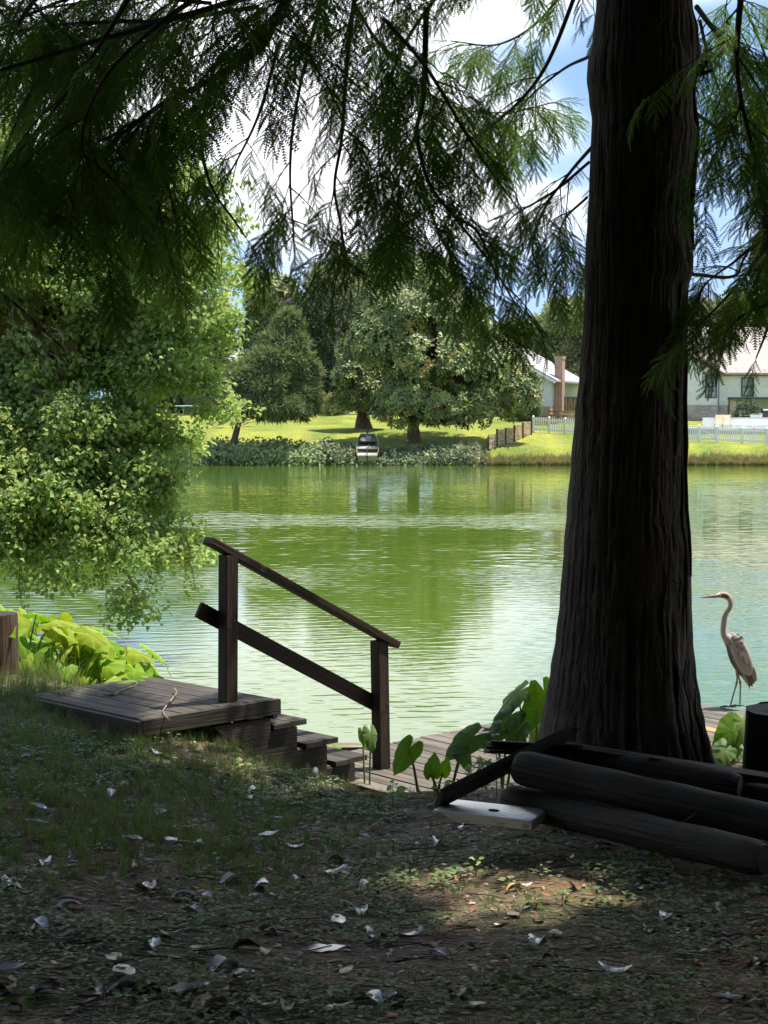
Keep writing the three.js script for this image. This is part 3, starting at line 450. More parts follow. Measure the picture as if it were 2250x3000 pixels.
// ---------- the dock ----------
const DOCK = 0.42, K0 = onY(1887, 2032, DOCK), DW = V(Math.sin(A0), 0, Math.cos(A0));
const dockAt = (u, w, h = 0) => K0.clone().addScaledVector(U, -u).addScaledVector(DW, w).add(V(0, h, 0));
{
  const d = thing('wooden_dock', 'grey weathered plank dock at the water, half in sun', 'dock'), r = rng(21), mats = [wood(0.19, 0.178, 0.165), wood(0.235, 0.215, 0.195), wood(0.165, 0.155, 0.142), wood(0.21, 0.19, 0.165)], gold = wood(0.52, 0.37, 0.16);
  const seam = V(Math.cos(0.06), 0, -Math.sin(0.06));
  for (let k = 0; k < 27; k++) part('plank', beam(dockAt(0.075 + k * 0.146, -0.01 + r.in(-0.012, 0.012), -0.02 + r.in(-0.003, 0.003)), dockAt(0.075 + k * 0.146, 2.6, -0.02 + r.in(-0.003, 0.003)), 0.038, 0.138 - r() * 0.006, U), k === 5 ? gold : r.pick(mats), d, k === 5 ? 'yellowish newer dock plank' : undefined);
  part('rim_joist', beam(dockAt(-0.02, 0.04, -0.13), dockAt(3.96, 0.04, -0.13), 0.17, 0.045, DW), mats[2], d); part('rim_joist', beam(dockAt(0.02, 0, -0.13), dockAt(0.02, 2.6, -0.13), 0.17, 0.045, U), mats[2], d); part('rim_joist', beam(dockAt(3.93, 0, -0.13), dockAt(3.93, 2.6, -0.13), 0.17, 0.045, U), mats[2], d);
  for (const [u, w] of [[0.2, 0.2], [2, 0.2], [3.8, 0.2], [0.2, 2], [2, 2], [3.8, 2]]) part('pile', tube([dockAt(u, w, -1.4), dockAt(u, w, -0.05)], 0.08, 10), mats[2], d);
  const c = onY(985, 2178, DOCK), e = onY(1225, 2180, DOCK); tag(part('seawall_cap', beam(c.clone().add(V(-0.6, -0.1, 0.02)), e.clone().add(V(0.15, -0.1, 0)), 0.19, 0.15), wood(0.30, 0.26, 0.17), scene), 'mossy tan seawall timber behind the lowest step', 'timber');
}

// ---------- logs, boards and pilings ----------
const logBark = wood(0.062, 0.060, 0.045, { bumpScale: 0.012 }), logBark2 = wood(0.075, 0.066, 0.046, { bumpScale: 0.012 }), oldWood = wood(0.042, 0.033, 0.025), endWood = wood(0.045, 0.04, 0.033);
function log(label, a, b, r, m, seed) {
  const o = thing('log', label, 'log'), n = 22, dir = b.clone().sub(a).normalize();
  const pts = Array.from({ length: n + 1 }, (_, k) => a.clone().lerp(b, k / n).add(V(0, 0.0012 * Math.sin(k * 0.9 + seed), 0.001 * Math.cos(k * 0.7))));
  const rr = pts.map((_, k) => r * (1 + 0.012 * Math.sin(k * 0.7 + seed)) * (k === 0 || k === n ? 0.8 : 1)); pts[0] = a.clone().addScaledVector(dir, 0.0); pts.splice(1, 0, a.clone().addScaledVector(dir, 0.012)); rr.splice(1, 0, r * 0.93); pts.splice(2, 0, a.clone().addScaledVector(dir, 0.04)); rr.splice(2, 0, r);
  const g = tube(pts, rr, 20, null, 0.08); const uv = g.attributes.uv; for (let i = 0; i < uv.count; i++) uv.setXY(i, uv.getY(i) + seed, uv.getX(i)); part('bark', g, m, o);
  for (const [p, s] of [[a, -1], [b, 1]]) part('cut_end', new THREE.CylinderGeometry(r * 0.78, r * 0.78, 0.006, 20).applyQuaternion(aim(dir)).translate(p.x + dir.x * 0.002 * s, p.y + dir.y * 0.002 * s, p.z + dir.z * 0.002 * s), endWood, o);
  return o;
}
log('thick round log lying on top at the front of the timber pile', at(1517, 2247, 6.75), at(2460, 2452, 5.95), 0.076, logBark, 1);
log('lowest rounded log resting on the dirt under the thick top log', at(1492, 2344, 6.85), at(2242, 2518, 5.75), 0.072, logBark, 4);
log('shorter log with a cut end, behind the thick top log', at(1612, 2208, 7.05), at(2165, 2305, 6.65), 0.066, logBark2, 7);
log('thin log continuing behind the pile at the right edge', at(2180, 2318, 6.75), at(2420, 2362, 6.5), 0.045, logBark2, 9);
{
  const b = (name, label, a, e, h, w, m, side) => { const o = thing(name, label, 'board'); part('plank', beam(a, e, h, w, side), m, o); return o; };
  const o1 = b('board', 'dark flat board along the back of the timber pile', at(1690, 2200, 6.95), at(2420, 2312, 6.75), 0.05, 0.12, oldWood, V(0, 0, 1)); part('batten', beam(at(1900, 2222, 6.82), at(2060, 2246, 6.78), 0.02, 0.05), oldWood, o1);
  const o2 = b('board', 'dark plank leaning up from the dirt against the trunk', at(1286, 2342, 6.62), at(1660, 2155, 6.98), 0.03, 0.13, oldWood, V(0.3, 0.75, 0.6)); part('splinter', beam(at(1640, 2165, 6.97), at(1690, 2138, 6.99), 0.015, 0.05, V(0.3, 0.7, 0.6)), oldWood, o2);
  // split end of a rotten board
  const o3 = thing('split_board', 'splintered rotten board sticking out to the left of the trunk', 'board'), r = rng(14), a = at(1420, 2186, 6.95), e = at(1640, 2200, 6.95);
for (let k = 0; k < 6; k++) { const t0 = r.in(0, 0.3) * (k % 3 ? 1 : 0.05), off = V(0, (k - 2.5) * 0.010, (k % 2) * 0.03 - 0.015), s = beam(a.clone().lerp(e, t0).add(off), e.clone().add(off).add(V(0.02 * k, 0, 0)), 0.009 + 0.004 * (k % 2), 0.05, V(0, 0.3 * r.g(), 1)); part('splinter', s, k === 4 ? wood(0.17, 0.12, 0.065) : oldWood, o3); }
  // pale slab
  const c = [onY(1256, 2363, 1.075), onY(1332, 2333, 1.075), onY(1617.5, 2369, 1.075), onY(1548, 2396, 1.075)], mid = c.reduce((p, q) => p.add(q), V()).multiplyScalar(0.25);
  const o4 = thing('white_plank', 'short white painted plank lying flat on the dirt', 'plank', mid.clone().setY(0), Math.atan2(-(c[3].z - c[0].z), c[3].x - c[0].x)), whiteWood = phy({ color: rgb(0.80, 0.81, 0.84), clearcoat: 1, clearcoatRoughness: 0.2, map: tex(256, 256, (u, v) => { const k = Math.hypot((u - 0.52) * 1.8, v - 0.52), ring = 0.5 + 0.5 * Math.sin(k * 90 + 4 * fbm(u * 4, v * 4)); const wear = ss(0.52, 0.68, fbm(u * 7, v * 12 + 3, 5)) * 0.55; const g = 1.0 - 0.12 * ring * ss(0.3, 0.1, k) - wear - 0.3 * ss(0.06, 0.02, k); return [g, g * 0.99, g * 0.97]; }, true, [2.1, 4.2]), roughness: 0.3 });
  part('body', board(0.455, 0.045, 0.215, 0.006).translate(0, 1.043, 0), whiteWood, o4); part('knot', new THREE.SphereGeometry(1, 14, 8).scale(0.026, 0.004, 0.014).translate(0.02, 1.0665, 0.01), wood(0.45, 0.43, 0.40), o4);
}
function piling(label, p, y0, y1, r0, r1, m, seed, leanX = 0) {
  const o = thing('piling', label, 'piling', p), N = 28, mb = new MB(), rows = 14;
  for (let j = 0; j <= rows; j++) for (let k = 0; k <= N; k++) { const t = j / rows, a = k / N * 6.2832, x = Math.cos(a), z = Math.sin(a), rr = lerp(r0, r1, Math.pow(t, 0.7)) * (1 + 0.10 * (fbm(x * 3 + seed, z * 3 + t * 0.4, 3) - 0.5) + 0.05 * (vn(a * 9 + seed, t) - 0.5)); mb.v(V(x * rr + leanX * t, lerp(y0, y1, t) - (j === rows ? 0.012 * vn(a * 3, seed) : 0), z * rr), [lerp(y0, y1, t) + seed, a * r0]); }
  for (let j = 0; j < rows; j++) for (let k = 0; k < N; k++) { const i = j * (N + 1) + k; mb.q(i, i + N + 1, i + N + 2, i + 1); } part('shaft', mb.build(), m, o);
  const tb = new MB(), rings = 6; for (let j = 0; j <= rings; j++) for (let k = 0; k <= N; k++) { const a = k / N * 6.2832, q = j / rings, x = Math.cos(a) * r1 * q * 0.985, z = Math.sin(a) * r1 * q * 0.985; tb.v(V(x + leanX, y1 - 0.008 - 0.022 * (1 - q) * vn(x * 30 + seed, z * 30), z), [x, z]); }
  for (let j = 0; j < rings; j++) for (let k = 0; k < N; k++) { const i = j * (N + 1) + k; tb.q(i, i + 1, i + N + 2, i + N + 1); } part('cut_top', tb.build(), endWood, o);
  return o;
}
{
  const a = onZ(-18, 1795, -10.4); piling('brown weathered post stub at the left edge beside the elephant ears', V(a.x, 0, a.z), 0.4, a.y, 0.175, 0.162, wood(0.16, 0.11, 0.075, { bumpScale: 0.012 }), 3);
  const b = onZ(2302, 2076, -7.3); const q = piling('dark split timber piling at the right edge behind the logs', V(b.x, 0, b.z), 0.6, b.y, 0.235, 0.205, wood(0.035, 0.034, 0.034, { bumpScale: 0.02 }), 8, 0.012);
  part('bracket', beam(V(-0.02, 1.13, 0.225), V(0.12, 1.135, 0.215), 0.025, 0.02), std({ color: rgb(0.10, 0.07, 0.05), roughness: 0.7 }), q);
}

// ---------- the cypress trunk ----------
const TZ = -7.5, TRUNK = [[-120, 1752, 2024], [0, 1748, 2026], [110, 1737, 2030], [190, 1722, 2042], [225, 1720, 2040], [290, 1727, 2028], [350, 1735, 2032], [395, 1733, 2044], [450, 1730, 2038], [560, 1727, 2027], [640, 1722, 2022], [730, 1717, 2027], [790, 1714, 2028], [850, 1714, 2014], [950, 1710, 2009], [1100, 1698, 2009], [1220, 1685, 2009], [1350, 1674, 2007], [1492, 1662, 2010], [1600, 1653, 2021], [1763, 1641, 2022], [1870, 1629, 2024], [1966, 1614, 2031], [2050, 1600, 2042], [2115, 1587, 2054], [2183, 1574, 2070], [2260, 1556, 2092], [2330, 1538, 2112]];
const cypress = thing('cypress_tree', 'huge dark cypress with a flared furrowed trunk, drooping feathery branches overhead', 'tree');
{
  const rowsAt = TRUNK.map(([py, l, r]) => { const a = onZ(l, py, TZ), b = onZ(r, py, TZ); return [a.y, (a.x + b.x) / 2, (b.x - a.x) / 2]; }).reverse();
  const top = rowsAt[rowsAt.length - 1]; rowsAt.push([9, top[1] + 0.03, 0.17], [12, top[1], 0.09], [15.5, top[1], 0.02]);
  const ys = rowsAt.map((q) => q[0]), xs = rowsAt.map((q) => q[1]), rs = rowsAt.map((q) => q[2]), N = 260, mb = new MB(), list = [];
  for (let y = ys[0]; y < 5.3; y += 0.016) list.push(y); for (let y = 5.3; y <= 15.5; y += 0.12) list.push(y);
  const knots = [[3.55, 0.75, 0.07, 0.035], [4.35, 1.0, 0.09, 0.03], [4.15, 2.2, 0.08, 0.03], [3.15, 1.15, 0.10, 0.03], [4.62, 0.25, 0.08, 0.04], [3.9, 1.9, 0.05, -0.02], [2.9, 2.6, 0.07, 0.02]];
  for (const y of list) {
    const R = curve(ys, rs, y), cx = curve(ys, xs, y), low = ss(2.1, 0.9, y);
    for (let k = 0; k <= N; k++) {
      const a = k / N * 2 * Math.PI, c = Math.cos(a), s = Math.sin(a);   // s = +1 faces the camera
      const sway = 0.12 * (fbm(y * 0.8 + 3, c * 2 + s, 3) - 0.5), q = a + sway;
      const rib = fbm(Math.cos(q) * 11 + 20, Math.sin(q) * 11 + y * 0.9, 3), fine = fbm(Math.cos(q) * 30 + 7, Math.sin(q) * 30 + y * 4.5, 3);
      let d = 0.005 * (rib - 0.5) + 0.005 * (fine - 0.5) - 0.004 * ss(0.42, 0.3, fine);
      d += low * 0.035 * Math.sin(a * 7 + 0.6 + 0.6 * Math.sin(y * 2)) * ss(-0.6, 0.6, c + 0.2) - low * 0.05 * Math.pow(Math.max(0, Math.cos((a - 0.95) * 9)), 8) * ss(0.3, 1.2, Math.cos(a - 0.9) + 0.3);
      for (const [ky, ka, kr, kh] of knots) { const w = Math.hypot((y - ky) / (kr * 1.3), (a - ka) * R / kr); if (w < 3) d += kh * Math.exp(-w * w) - kh * 0.7 * Math.exp(-w * w * 8); }
      if (y > 5.3) d *= 0.4; const edge = Math.abs(c) > 0.94 ? 0.5 : 1;
      mb.v(V(cx + c * (R + d * edge), y, TZ + s * (R * 0.96 + d)), [a * 0.27 / 1.7 * 1.0, y / 1.7]);
    }
  }
  for (let j = 0; j < list.length - 1; j++) for (let k = 0; k < N; k++) { const i = j * (N + 1) + k; mb.q(i, i + N + 1, i + N + 2, i + 1); }
  part('trunk', mb.build(), bark(0.060, 0.050, 0.041, { bumpScale: 0.011 }), cypress);
  for (const pts of [[[2030, 190], [2052, 198], [2060, 215]], [[2036, 205], [2066, 190], [2070, 178]], [[2032, 214], [2060, 214], [2085, 207]], [[1963, 20], [1940, 60], [1925, 92]], [[2002, 1990], [2022, 1995], [2037, 2012]]])
    part('stub', tube(spline(pts.map(([x, y], i) => onZ(x, y, pts[0][0] < 2000 ? TZ + 0.285 - 0.01 * i : TZ)), 8), (t) => (pts[0][0] < 2000 ? 0.006 : 0.017) * (1 - 0.6 * t), 7, null, 0.5), bark(0.05, 0.042, 0.036), cypress);
  // loose strips of paler bark on the right of the flared base
  for (const [a, y0, y1, w, seed] of [[0.92, 0.95, 1.75, 0.011, 1], [0.72, 0.92, 1.6, 0.009, 2], [0.5, 0.95, 1.45, 0.012, 3], [1.12, 1.1, 2.1, 0.007, 4], [0.62, 1.7, 2.6, 0.007, 5], [0.42, 2.0, 3.4, 0.008, 6], [0.8, 2.6, 3.7, 0.006, 7], [0.35, 3.6, 4.6, 0.008, 8]]) {
    const pts = Array.from({ length: 14 }, (_, k) => { const y = lerp(y0, y1, k / 13), R = curve(ys, rs, y), b = a + 0.05 * Math.sin(k * 1.1 + seed) * (k / 13); return V(curve(ys, xs, y) + Math.cos(b) * (R + 0.006), y, TZ + Math.sin(b) * (R * 0.96 + 0.006)); });
    part('bark_strip', tube(pts, (t) => w * (0.25 + Math.sin(Math.PI * Math.min(1, t * 0.9 + 0.1))), 5, null, 0.9), bark(0.085, 0.08, 0.072), cypress);
  }
}

// ---------- leaves ----------
// one flat-ish leaf into a builder: base p, along dir, face normal nrm; folded along its midrib, drooping
function leaf(mb, p, dir, nrm, L, Wd, o = {}) {
  const x = dir.clone().normalize(), s = x.clone().cross(nrm).normalize(), n = s.clone().cross(x).normalize(), n2 = o.n || 2, fold = o.fold ?? 0.25, droop = o.droop ?? 0.25, c = o.c;
  const prof = o.prof || ((t) => Math.sin(Math.PI * Math.pow(t, 0.8)));
  let prev = null;
  for (let k = 0; k <= n2; k++) {
    const t = k / n2, w = Wd / 2 * Math.max(0.03, prof(t)), m = p.clone().addScaledVector(x, L * t).addScaledVector(n, -droop * L * t * t);
    const row = [mb.v(m.clone().addScaledVector(s, -w).addScaledVector(n, fold * w), [0, t], c), mb.v(m, [0.5, t], c), mb.v(m.clone().addScaledVector(s, w).addScaledVector(n, fold * w), [1, t], c)];
    if (prev) { mb.q(prev[0], prev[1], row[1], row[0]); mb.q(prev[1], prev[2], row[2], row[1]); } prev = row;
  }
}
const rdir = (r) => { const z = r.in(-1, 1), a = r.in(0, 6.2832), q = Math.sqrt(1 - z * z); return V(Math.cos(a) * q, z, Math.sin(a) * q); };
const green = (r, g, b, o = {}) => phy({ color: rgb(1, 1, 1).multiply(rgb(r, g, b)), roughness: 0.85, transmission: 0.4, thickness: 0, specularIntensity: 0.5, ...o });
// leaf clusters, about a metre across at size 1
function rosette(seed, n, L, Wd, spread, o = {}) { const r = rng(seed), mb = new MB(); for (let k = 0; k < n; k++) { const a = k * 2.4 + r.in(-0.3, 0.3), up = r.in(-0.25, 0.9), d = V(Math.cos(a), up, Math.sin(a)).normalize(); leaf(mb, d.clone().multiplyScalar(spread * r()), d, V(r.g() * 0.6, 1, r.g() * 0.6), L * r.in(0.75, 1.15), Wd, { n: 2, ...o }); } return mb.build(); }
function clump(seed, n, L, Wd, R, o = {}) { const r = rng(seed), mb = new MB(); for (let k = 0; k < n; k++) { const p = rdir(r).multiplyScalar(R * Math.pow(r(), 0.5)), d = rdir(r).add(p.clone().normalize()).add(V(0, -0.3, 0)); leaf(mb, p, d, V(r.g(), 1.2, r.g()), L * r.in(0.7, 1.25), Wd, { n: 1, ...o, prof: o.prof || ((t) => (t === 0 ? 0.9 : 0.25)) }); } return mb.build(); }

// ---------- trees of the far shore and behind the viewer ----------
function lobedTree(name, label, base, o) {
  const t = thing(name, label, 'tree', base, 0, o.group), r = rng(o.seed), lobes = o.lobes, list = [];
  const tm = o.bark || bark(0.11, 0.09, 0.07), bend = o.bend || V();
  const top = lobes.reduce((m, l) => Math.max(m, l[1]), 0) * 0.8, spine = (k) => V(bend.x * k * k + (o.kink || 0) * Math.sin(k * 3), top * k, bend.z * k * k);
  part('trunk', tube(Array.from({ length: 9 }, (_, k) => spine(k / 8).add(V(0, k ? 0 : -0.4, 0))), (q) => o.tr * (1 - 0.75 * q) * (1 + 0.5 * Math.exp(-q * 14)), 10, null, 0.25), tm, t);
  for (const l of lobes) { const c = V(l[0], l[1], l[2]), s = spine(Math.min(0.9, Math.max(0.12, (c.y - 0.45 * l[4]) / top * 0.7))); part('limb', tube(spline([s, s.clone().lerp(c, 0.5).add(V(r.g() * 0.3, 0.2, r.g() * 0.3)), c], 8), (q) => o.tr * 0.4 * (1 - 0.7 * q), 6, null, 0.2), tm, t); }
  const area = lobes.map((l) => l[3] * l[5] + l[3] * l[4] + l[4] * l[5]), sum = area.reduce((a, b) => a + b), geos = o.geos, lists = geos.map(() => []);
  for (let k = 0; k < o.n; k++) {
    let pick = r() * sum, i = 0; while (pick > area[i] && i < lobes.length - 1) pick -= area[i++];
    const l = lobes[i], d = rdir(r); if (d.y < -0.3 && r() < 0.5) d.y *= -1;
    const rough = 0.72 + 0.5 * fbm(d.x * 2.2 + l[0] * 3 + 30, d.y * 2.2 + d.z * 2 + l[1], 3), f = (r() < 0.8 ? r.in(0.82, 1.04) : r.in(0.45, 0.85)) * rough;
    const p = V(l[0] + d.x * l[3] * f, l[1] + d.y * l[4] * f, l[2] + d.z * l[5] * f);
    if (fbm(p.x * 0.9 + o.seed, p.y * 0.9 + p.z * 0.7, 3) < (o.gap ?? 0.36)) continue;
    if (p.y < (o.min ?? 0.3) || (o.shading && sunGap(p.clone().add(base), 0.22))) continue;
    const out = V(d.x, d.y * 0.8 + (o.lift ?? 0.35), d.z).add(rdir(r).multiplyScalar(0.5)), c = o.tint(r);
    lists[k % geos.length].push({ p, q: aim(out, r() * 6.28), s: o.size * r.in(0.7, 1.3), c });
  }
  lists.forEach((q, k) => copies('crown', geos[k], o.mat, q, t)); return t;
}
// rays along which the sun comes through the crowns: [a spot on the ground, its radius]
const hit = (px, py) => { const d = at(px, py, 1).sub(EYE); let t = 2; for (; t < 14; t += 0.01) { const p = EYE.clone().addScaledVector(d, t); if (p.y <= groundY(p.x, p.z)) return p; } return EYE.clone().addScaledVector(d, t); };
const GAPS = [[1010, 2575, 0.14], [1090, 2590, 0.18], [1180, 2595, 0.18], [1270, 2640, 0.14], [1140, 2690, 0.10], [1560, 2600, 0.05], [1800, 2770, 0.05], [50, 2960, 0.07], [420, 2545, 0.05]].map(([x, y, r]) => [hit(x, y), r]);
function sunGap(p, pad) { for (const [g, r] of GAPS) { const d = p.clone().sub(g), t = d.dot(SUN); if (d.addScaledVector(SUN, -t).length() < r + pad * (r >= 0.13 ? 1.15 : 0.8)) return true; } return false; }
const magGeo = [1, 2, 3].map((s) => rosette(s, 13, 0.42, 0.2, 0.22, { droop: 0.2 })), oakGeo = [4, 5, 6].map((s) => clump(s, 26, 0.26, 0.15, 0.5)), cedGeo = [7, 8].map((s) => { const r = rng(s), mb = new MB(); for (let k = 0; k < 26; k++) { const d = V(r.g() * 1.2, r.in(-0.15, 0.5), r.g() * 1.2); leaf(mb, d.clone().multiplyScalar(0.12), d, V(r.g(), 1, r.g()), r.in(0.35, 0.6), 0.085, { n: 2, droop: -0.15, fold: 0.5 }); } return mb.build(); });
const magMat = phy({ color: rgb(1, 1, 1), roughness: 0.6, transmission: 0.15, thickness: 0, clearcoat: 0.22, clearcoatRoughness: 0.3 }), matte = phy({ color: rgb(1, 1, 1), roughness: 0.95, transmission: 0.45, thickness: 0 });
const vary = (c, k = 0.3) => (r) => { const m = 1 + r.in(-k, k), h = r.in(-0.12, 0.12); return [c[0] * m * (1 + h), c[1] * m, c[2] * m * (1 - h)]; };
const magTint = (r) => { const q = r(); return q < 0.05 ? [0.36 * r.in(0.7, 1.2), 0.28, 0.09] : q < 0.38 ? vary([0.22, 0.27, 0.06])(r) : vary([0.115, 0.165, 0.042], 0.4)(r); };
const far = (px, d) => onLand(px, d);
const farLobes = (px, d, list) => { const b = far(px, d), k = d / F; return list.map(([x, y, rx, ry, z = 0, rz]) => [(x - px) * k, EYE.y - (y - 1225) * k - b.y, z, rx * k, ry * k, (rz || rx) * k]); };
lobedTree('magnolia_tree', 'largest magnolia on the far lawn, broad dark glossy crown reaching the house', far(1211, 93.5), { seed: 51, tr: 0.36, n: 8200, size: 0.62, geos: magGeo, mat: magMat, tint: magTint, gap: 0.33, min: 0.9, bark: bark(0.14, 0.115, 0.09),
  lobes: farLobes(1211, 93.5, [[1250, 830, 110, 85, -1], [1190, 930, 130, 90], [1320, 960, 130, 100, -0.5], [1130, 1010, 110, 80, 0.5], [1260, 1060, 140, 90, 1], [1420, 1080, 120, 95], [1500, 1150, 80, 80, 0.3], [1180, 1190, 95, 75, 1.6], [1290, 1190, 95, 60, 1.6], [1390, 1190, 90, 60, 0.8], [1265, 1140, 150, 90, -1.2]]) });
lobedTree('magnolia_tree', 'narrower magnolia with a dark trunk directly behind the beached boat', far(1065, 100), { seed: 52, tr: 0.5, n: 3000, size: 0.62, geos: magGeo, mat: magMat, tint: magTint, gap: 0.34, min: 1.2,
  lobes: farLobes(1065, 100, [[1060, 1040, 70, 60], [1045, 1110, 75, 60, 0.4], [1080, 1160, 75, 60, 0.6], [1030, 1175, 55, 45, 0.8], [1085, 1090, 70, 70, -0.5]]) });
lobedTree('oak_tree', 'tall pale grey green oak rising behind the magnolias', far(1090, 122), { seed: 53, tr: 0.5, n: 6500, size: 1.15, geos: oakGeo, mat: matte, tint: vary([0.22, 0.26, 0.11]), gap: 0.3, min: 2,
  lobes: farLobes(1090, 122, [[1010, 850, 100, 75], [1120, 815, 110, 65], [1210, 850, 110, 90], [960, 940, 90, 80, 1], [1070, 930, 120, 100, 1.5], [1180, 970, 110, 110, 1], [1090, 1050, 130, 90], [1320, 940, 80, 80, -1]]) });
lobedTree('magnolia_tree', 'distant dark magnolia left of the pale oak', far(800, 124), { seed: 54, tr: 0.4, n: 2600, size: 0.9, geos: magGeo, mat: magMat, tint: magTint, gap: 0.3, min: 1.5, lobes: farLobes(800, 124, [[800, 880, 75, 65], [840, 950, 70, 70], [770, 960, 60, 70], [800, 1050, 90, 90]]) });
lobedTree('broadleaf_tree', 'very dark tree between the leaning tree and the oak', far(920, 117), { seed: 55, tr: 0.4, n: 3200, size: 1.0, geos: oakGeo, mat: matte, tint: vary([0.035, 0.055, 0.022]), gap: 0.28, min: 0.7, lobes: farLobes(920, 117, [[900, 960, 80, 80], [950, 1040, 80, 90], [900, 1100, 85, 80], [985, 1110, 50, 80], [1000, 1000, 70, 80, -1]]) });
lobedTree('cedar_tree', 'leaning cedar with a bare curved trunk at the water edge', far(684, 90.6), { seed: 56, tr: 0.21, n: 3600, size: 0.85, geos: cedGeo, mat: matte, tint: vary([0.15, 0.20, 0.06]), gap: 0.36, lift: 0.15, min: 1.9, bend: V(2.6, 0, 0), kink: 0.14, bark: bark(0.10, 0.08, 0.065),
  lobes: farLobes(684, 90.6, [[850, 955, 38, 40], [840, 1010, 62, 50], [810, 1070, 80, 55, 0.4], [870, 1080, 62, 50], [760, 1120, 95, 60, 0.5], [860, 1140, 75, 50, -0.3], [700, 1170, 80, 48, 0.3], [800, 1185, 95, 42, 0.6], [880, 1190, 55, 35]]) });
lobedTree('oak_tree', 'pale oak behind the brick chimney', far(1690, 132), { seed: 57, tr: 0.4, n: 3600, size: 1.1, geos: oakGeo, mat: matte, tint: vary([0.23, 0.27, 0.115]), gap: 0.3, min: 1.5, lobes: farLobes(1690, 132, [[1690, 960, 90, 75], [1640, 1040, 75, 70], [1730, 1060, 95, 90], [1800, 990, 90, 80], [1680, 1130, 100, 70], [1880, 1010, 90, 80]]) });
lobedTree('broadleaf_tree', 'yellow green tree with a small top left of the pale oak', far(1590, 140), { seed: 58, tr: 0.3, n: 2300, size: 1.0, geos: oakGeo, mat: matte, tint: vary([0.18, 0.25, 0.055]), gap: 0.33, min: 1.5, lobes: farLobes(1590, 140, [[1640, 925, 50, 40], [1590, 980, 60, 60], [1540, 1030, 60, 70], [1500, 1000, 60, 60], [1590, 1070, 70, 70], [1450, 1040, 70, 70]]) });
lobedTree('oak_tree', 'pale tree behind the pink roof at the right edge', far(2160, 142), { seed: 59, tr: 0.4, n: 4200, size: 1.2, geos: oakGeo, mat: matte, tint: vary([0.23, 0.27, 0.12]), gap: 0.3, min: 1.5, lobes: farLobes(2160, 142, [[2060, 950, 80, 60], [2170, 930, 90, 60], [2270, 960, 90, 80], [2110, 1030, 100, 70], [2230, 1040, 100, 70], [1980, 1000, 80, 70]]) });
for (const [px, d, y, s, c, label] of [[520, 126, 880, 60, [0.08, 0.12, 0.035], 'green tree behind the trampoline, half hidden by the near leafy tree'], [250, 128, 800, 61, [0.10, 0.14, 0.045], 'far tree hidden behind the near leafy tree, left of the trampoline'], [20, 126, 840, 62, [0.09, 0.13, 0.04], 'far tree at the left edge behind the near leafy tree']])
  lobedTree('broadleaf_tree', label, far(px, d), { seed: s, tr: 0.4, n: 3600, size: 1.2, geos: oakGeo, mat: matte, tint: vary(c), gap: 0.3, min: 0.6, lobes: farLobes(px, d, [[px, y + 40, 100, 80], [px - 80, y + 120, 100, 90], [px + 80, y + 120, 90, 90], [px, y + 200, 140, 90], [px - 60, y + 270, 110, 70], [px + 80, y + 260, 110, 80]]) });
function shrub(name, label, base, R, H, n, geos, mat, tint, size, seed) { const t = thing(name, label, 'shrub', base), r = rng(seed), l = geos.map(() => []); for (let k = 0; k < 5; k++) { const a = k * 1.26; part('stem', tube([V(Math.cos(a) * 0.05, -0.1, Math.sin(a) * 0.05), V(Math.cos(a) * R * 0.4, H * 0.4, Math.sin(a) * R * 0.4), V(Math.cos(a) * R * 0.5, H * 0.75, Math.sin(a) * R * 0.5)], 0.025, 5), bark(0.12, 0.09, 0.06), t); } for (let k = 0; k < n; k++) { const d = rdir(r), f = 0.5 + 0.5 * Math.sqrt(r()), w = 0.8 + 0.5 * vn(d.x * 3 + seed, d.z * 3); l[k % geos.length].push({ p: V(d.x * R * f * w, H * 0.52 + d.y * H * 0.5 * f * w, d.z * R * f * w), q: aim(V(d.x, d.y + 0.6, d.z), r() * 6), s: size * r.in(0.7, 1.3), c: tint(r) }); } l.forEach((q, k) => copies('foliage', geos[k], mat, q, t)); return t; }
shrub('shrub', 'bright yellow green bush beside the brown fence end', far(975, 113), 0.75, 1.5, 260, oakGeo, matte, vary([0.24, 0.27, 0.05]), 0.55, 71);
shrub('shrub', 'tall slim yellow green shrub before the very dark tree', far(978, 116.3), 0.55, 3.6, 260, oakGeo, matte, vary([0.17, 0.21, 0.04]), 0.6, 72);
shrub('shrub', 'dark green shrub before the window above the patio', V((2192 - CX) / F * 105, 2.3, -105), 0.95, 1.5, 300, oakGeo, matte, vary([0.07, 0.11, 0.05]), 0.5, 73);
shrub('shrub', 'leafy shrub at the corner of the brick base under the white gable', far(1540, 108), 1.0, 1.7, 260, oakGeo, matte, vary([0.11, 0.16, 0.06]), 0.55, 74);

